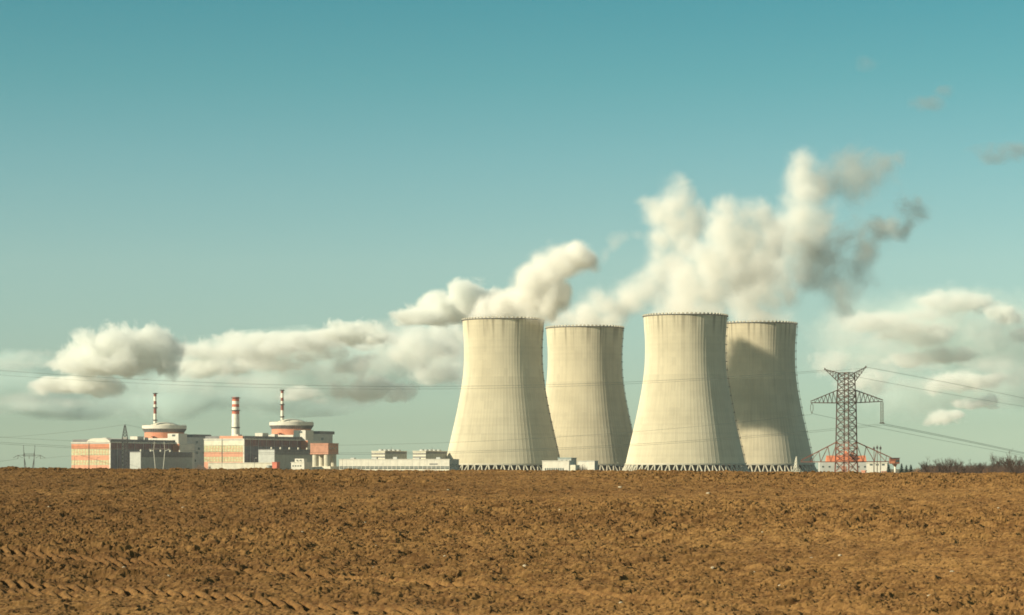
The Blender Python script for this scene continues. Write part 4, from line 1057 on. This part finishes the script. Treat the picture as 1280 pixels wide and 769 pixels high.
# bushes
def bush(px, py, D, wpx, label, seed, tw, name='bush'):
    r = thing(name, label, 'bush', (X(px, D), D, PLAIN), 0)
    rr = random.Random(seed); H = HZ(py, D); W_ = wpx * D / F; c = MB(); st = MB()
    for i in range(7): st.bar((rr.uniform(-.2, .2) * W_, rr.uniform(-1, 1), 0), (rr.uniform(-.4, .4) * W_, rr.uniform(-1, 1), H * .6), .07)
    for i in range(420):
        a = rr.uniform(0, 2 * PI); q = rr.random() ** .5; x_ = math.cos(a) * q * W_ * .5; y_ = math.sin(a) * q * W_ * .3
        hh = H * (1 - q ** 2 * .75) * rr.uniform(.5, 1.0)
        c.bar((x_ * .7, y_ * .7, hh * .25), (x_ + rr.uniform(-.5, .5), y_, hh), .06, n=3, r2=.02)
    st.build('stem', BARK, r); c.build('twigs', tw, r)
bush(1147, 582, 900, 12, 'dry orange brown bush at the near edge of the bare wood', 3, TWIGO)
bush(1166, 583, 890, 16, 'dry brown bush in front of the bare wood, second from the cabin', 4, TWIGO)
bush(1232, 584.5, 880, 20, 'low dry bush in front of the tallest bare trees', 6, TWIGO)
bush(250, 578.5, 2100, 22, 'reddish bare bush at the left end of the cream store', 8, TWIGO)
bush(262, 580.5, 2080, 10, 'small dark bare bush beside the reddish one', 9, TWIG)
bush(728, 578, 2200, 20, 'grey bare bush between the pump house and the valve house', 10, TWIG)
bush(534, 583, 2150, 22, 'thin bare bush in front of the long white hall', 11, TWIGO)
bush(758, 586, 2150, 16, 'low bare bush before the second cooling tower', 12, TWIGO)
# dry weed tufts on the crest of the field
rr = random.Random(12)
for i, px in enumerate((24, 172, 232, 318, 410, 447, 462, 477, 545, 640, 752, 905, 1118, 1196)):
    D = rr.uniform(122, 131); x_ = X(px, D); z_ = float(field_base(np.array([x_]), np.array([D]))[0]); c = MB()
    for q in range(rr.randint(14, 26)):
        a = rr.uniform(0, 6.28); l_ = rr.uniform(.08, .26); b_ = Vector((rr.uniform(-.12, .12), rr.uniform(-.1, .1), 0))
        c.bar(b_, b_ + Vector((math.cos(a) * l_ * .6, math.sin(a) * l_ * .3, l_)), .008, n=3, r2=.003)
    tag(c.build('weed_tuft', TWIGO, loc=(x_, D, z_ - .02)), 'small dry weed tuft on the crest of the field', 'weed', 'dry weed tufts on the field crest')
# brushwood below the trees
rr = random.Random(77); ub = MB()
for i in range(10500):
    px = rr.uniform(1136, 1310); D = rr.uniform(870, 1010); p = at(px, 0, D); h_ = rr.uniform(2.5, 7.4) * (1.0 if px > 1156 else .72)
    q = Vector((p.x, D, PLAIN)); ub.bar(q, q + Vector((rr.uniform(-1.2, 1.2), rr.uniform(-.5, .5), h_)), .10, n=3, r2=.04)
tag(ub.build('brushwood', TWIG), 'dense dark brushwood filling the foot of the bare wood', 'brushwood', kind='stuff')

# ------------------------------------------------------------------ the air over the plain
hz = bpy.data.materials.new('haze_air'); hz.use_nodes = True; hz.node_tree.nodes.clear(); hg = G(hz.node_tree)
hv = hg.n('ShaderNodeVolumePrincipled'); hv.inputs['Color'].default_value = (0.93, 0.95, 0.93, 1); hv.inputs['Density'].default_value = 2.6e-5; hv.inputs['Anisotropy'].default_value = 0.0
hz.node_tree.links.new(hv.outputs[0], hg.n('ShaderNodeOutputMaterial').inputs['Volume'])
hb = MB().box(-2600, 2600, -120, 3600, PLAIN - 1.0, 420)
tag(hb.build('haze', hz), 'thin pale haze in the air over the plain', 'haze', kind='stuff')
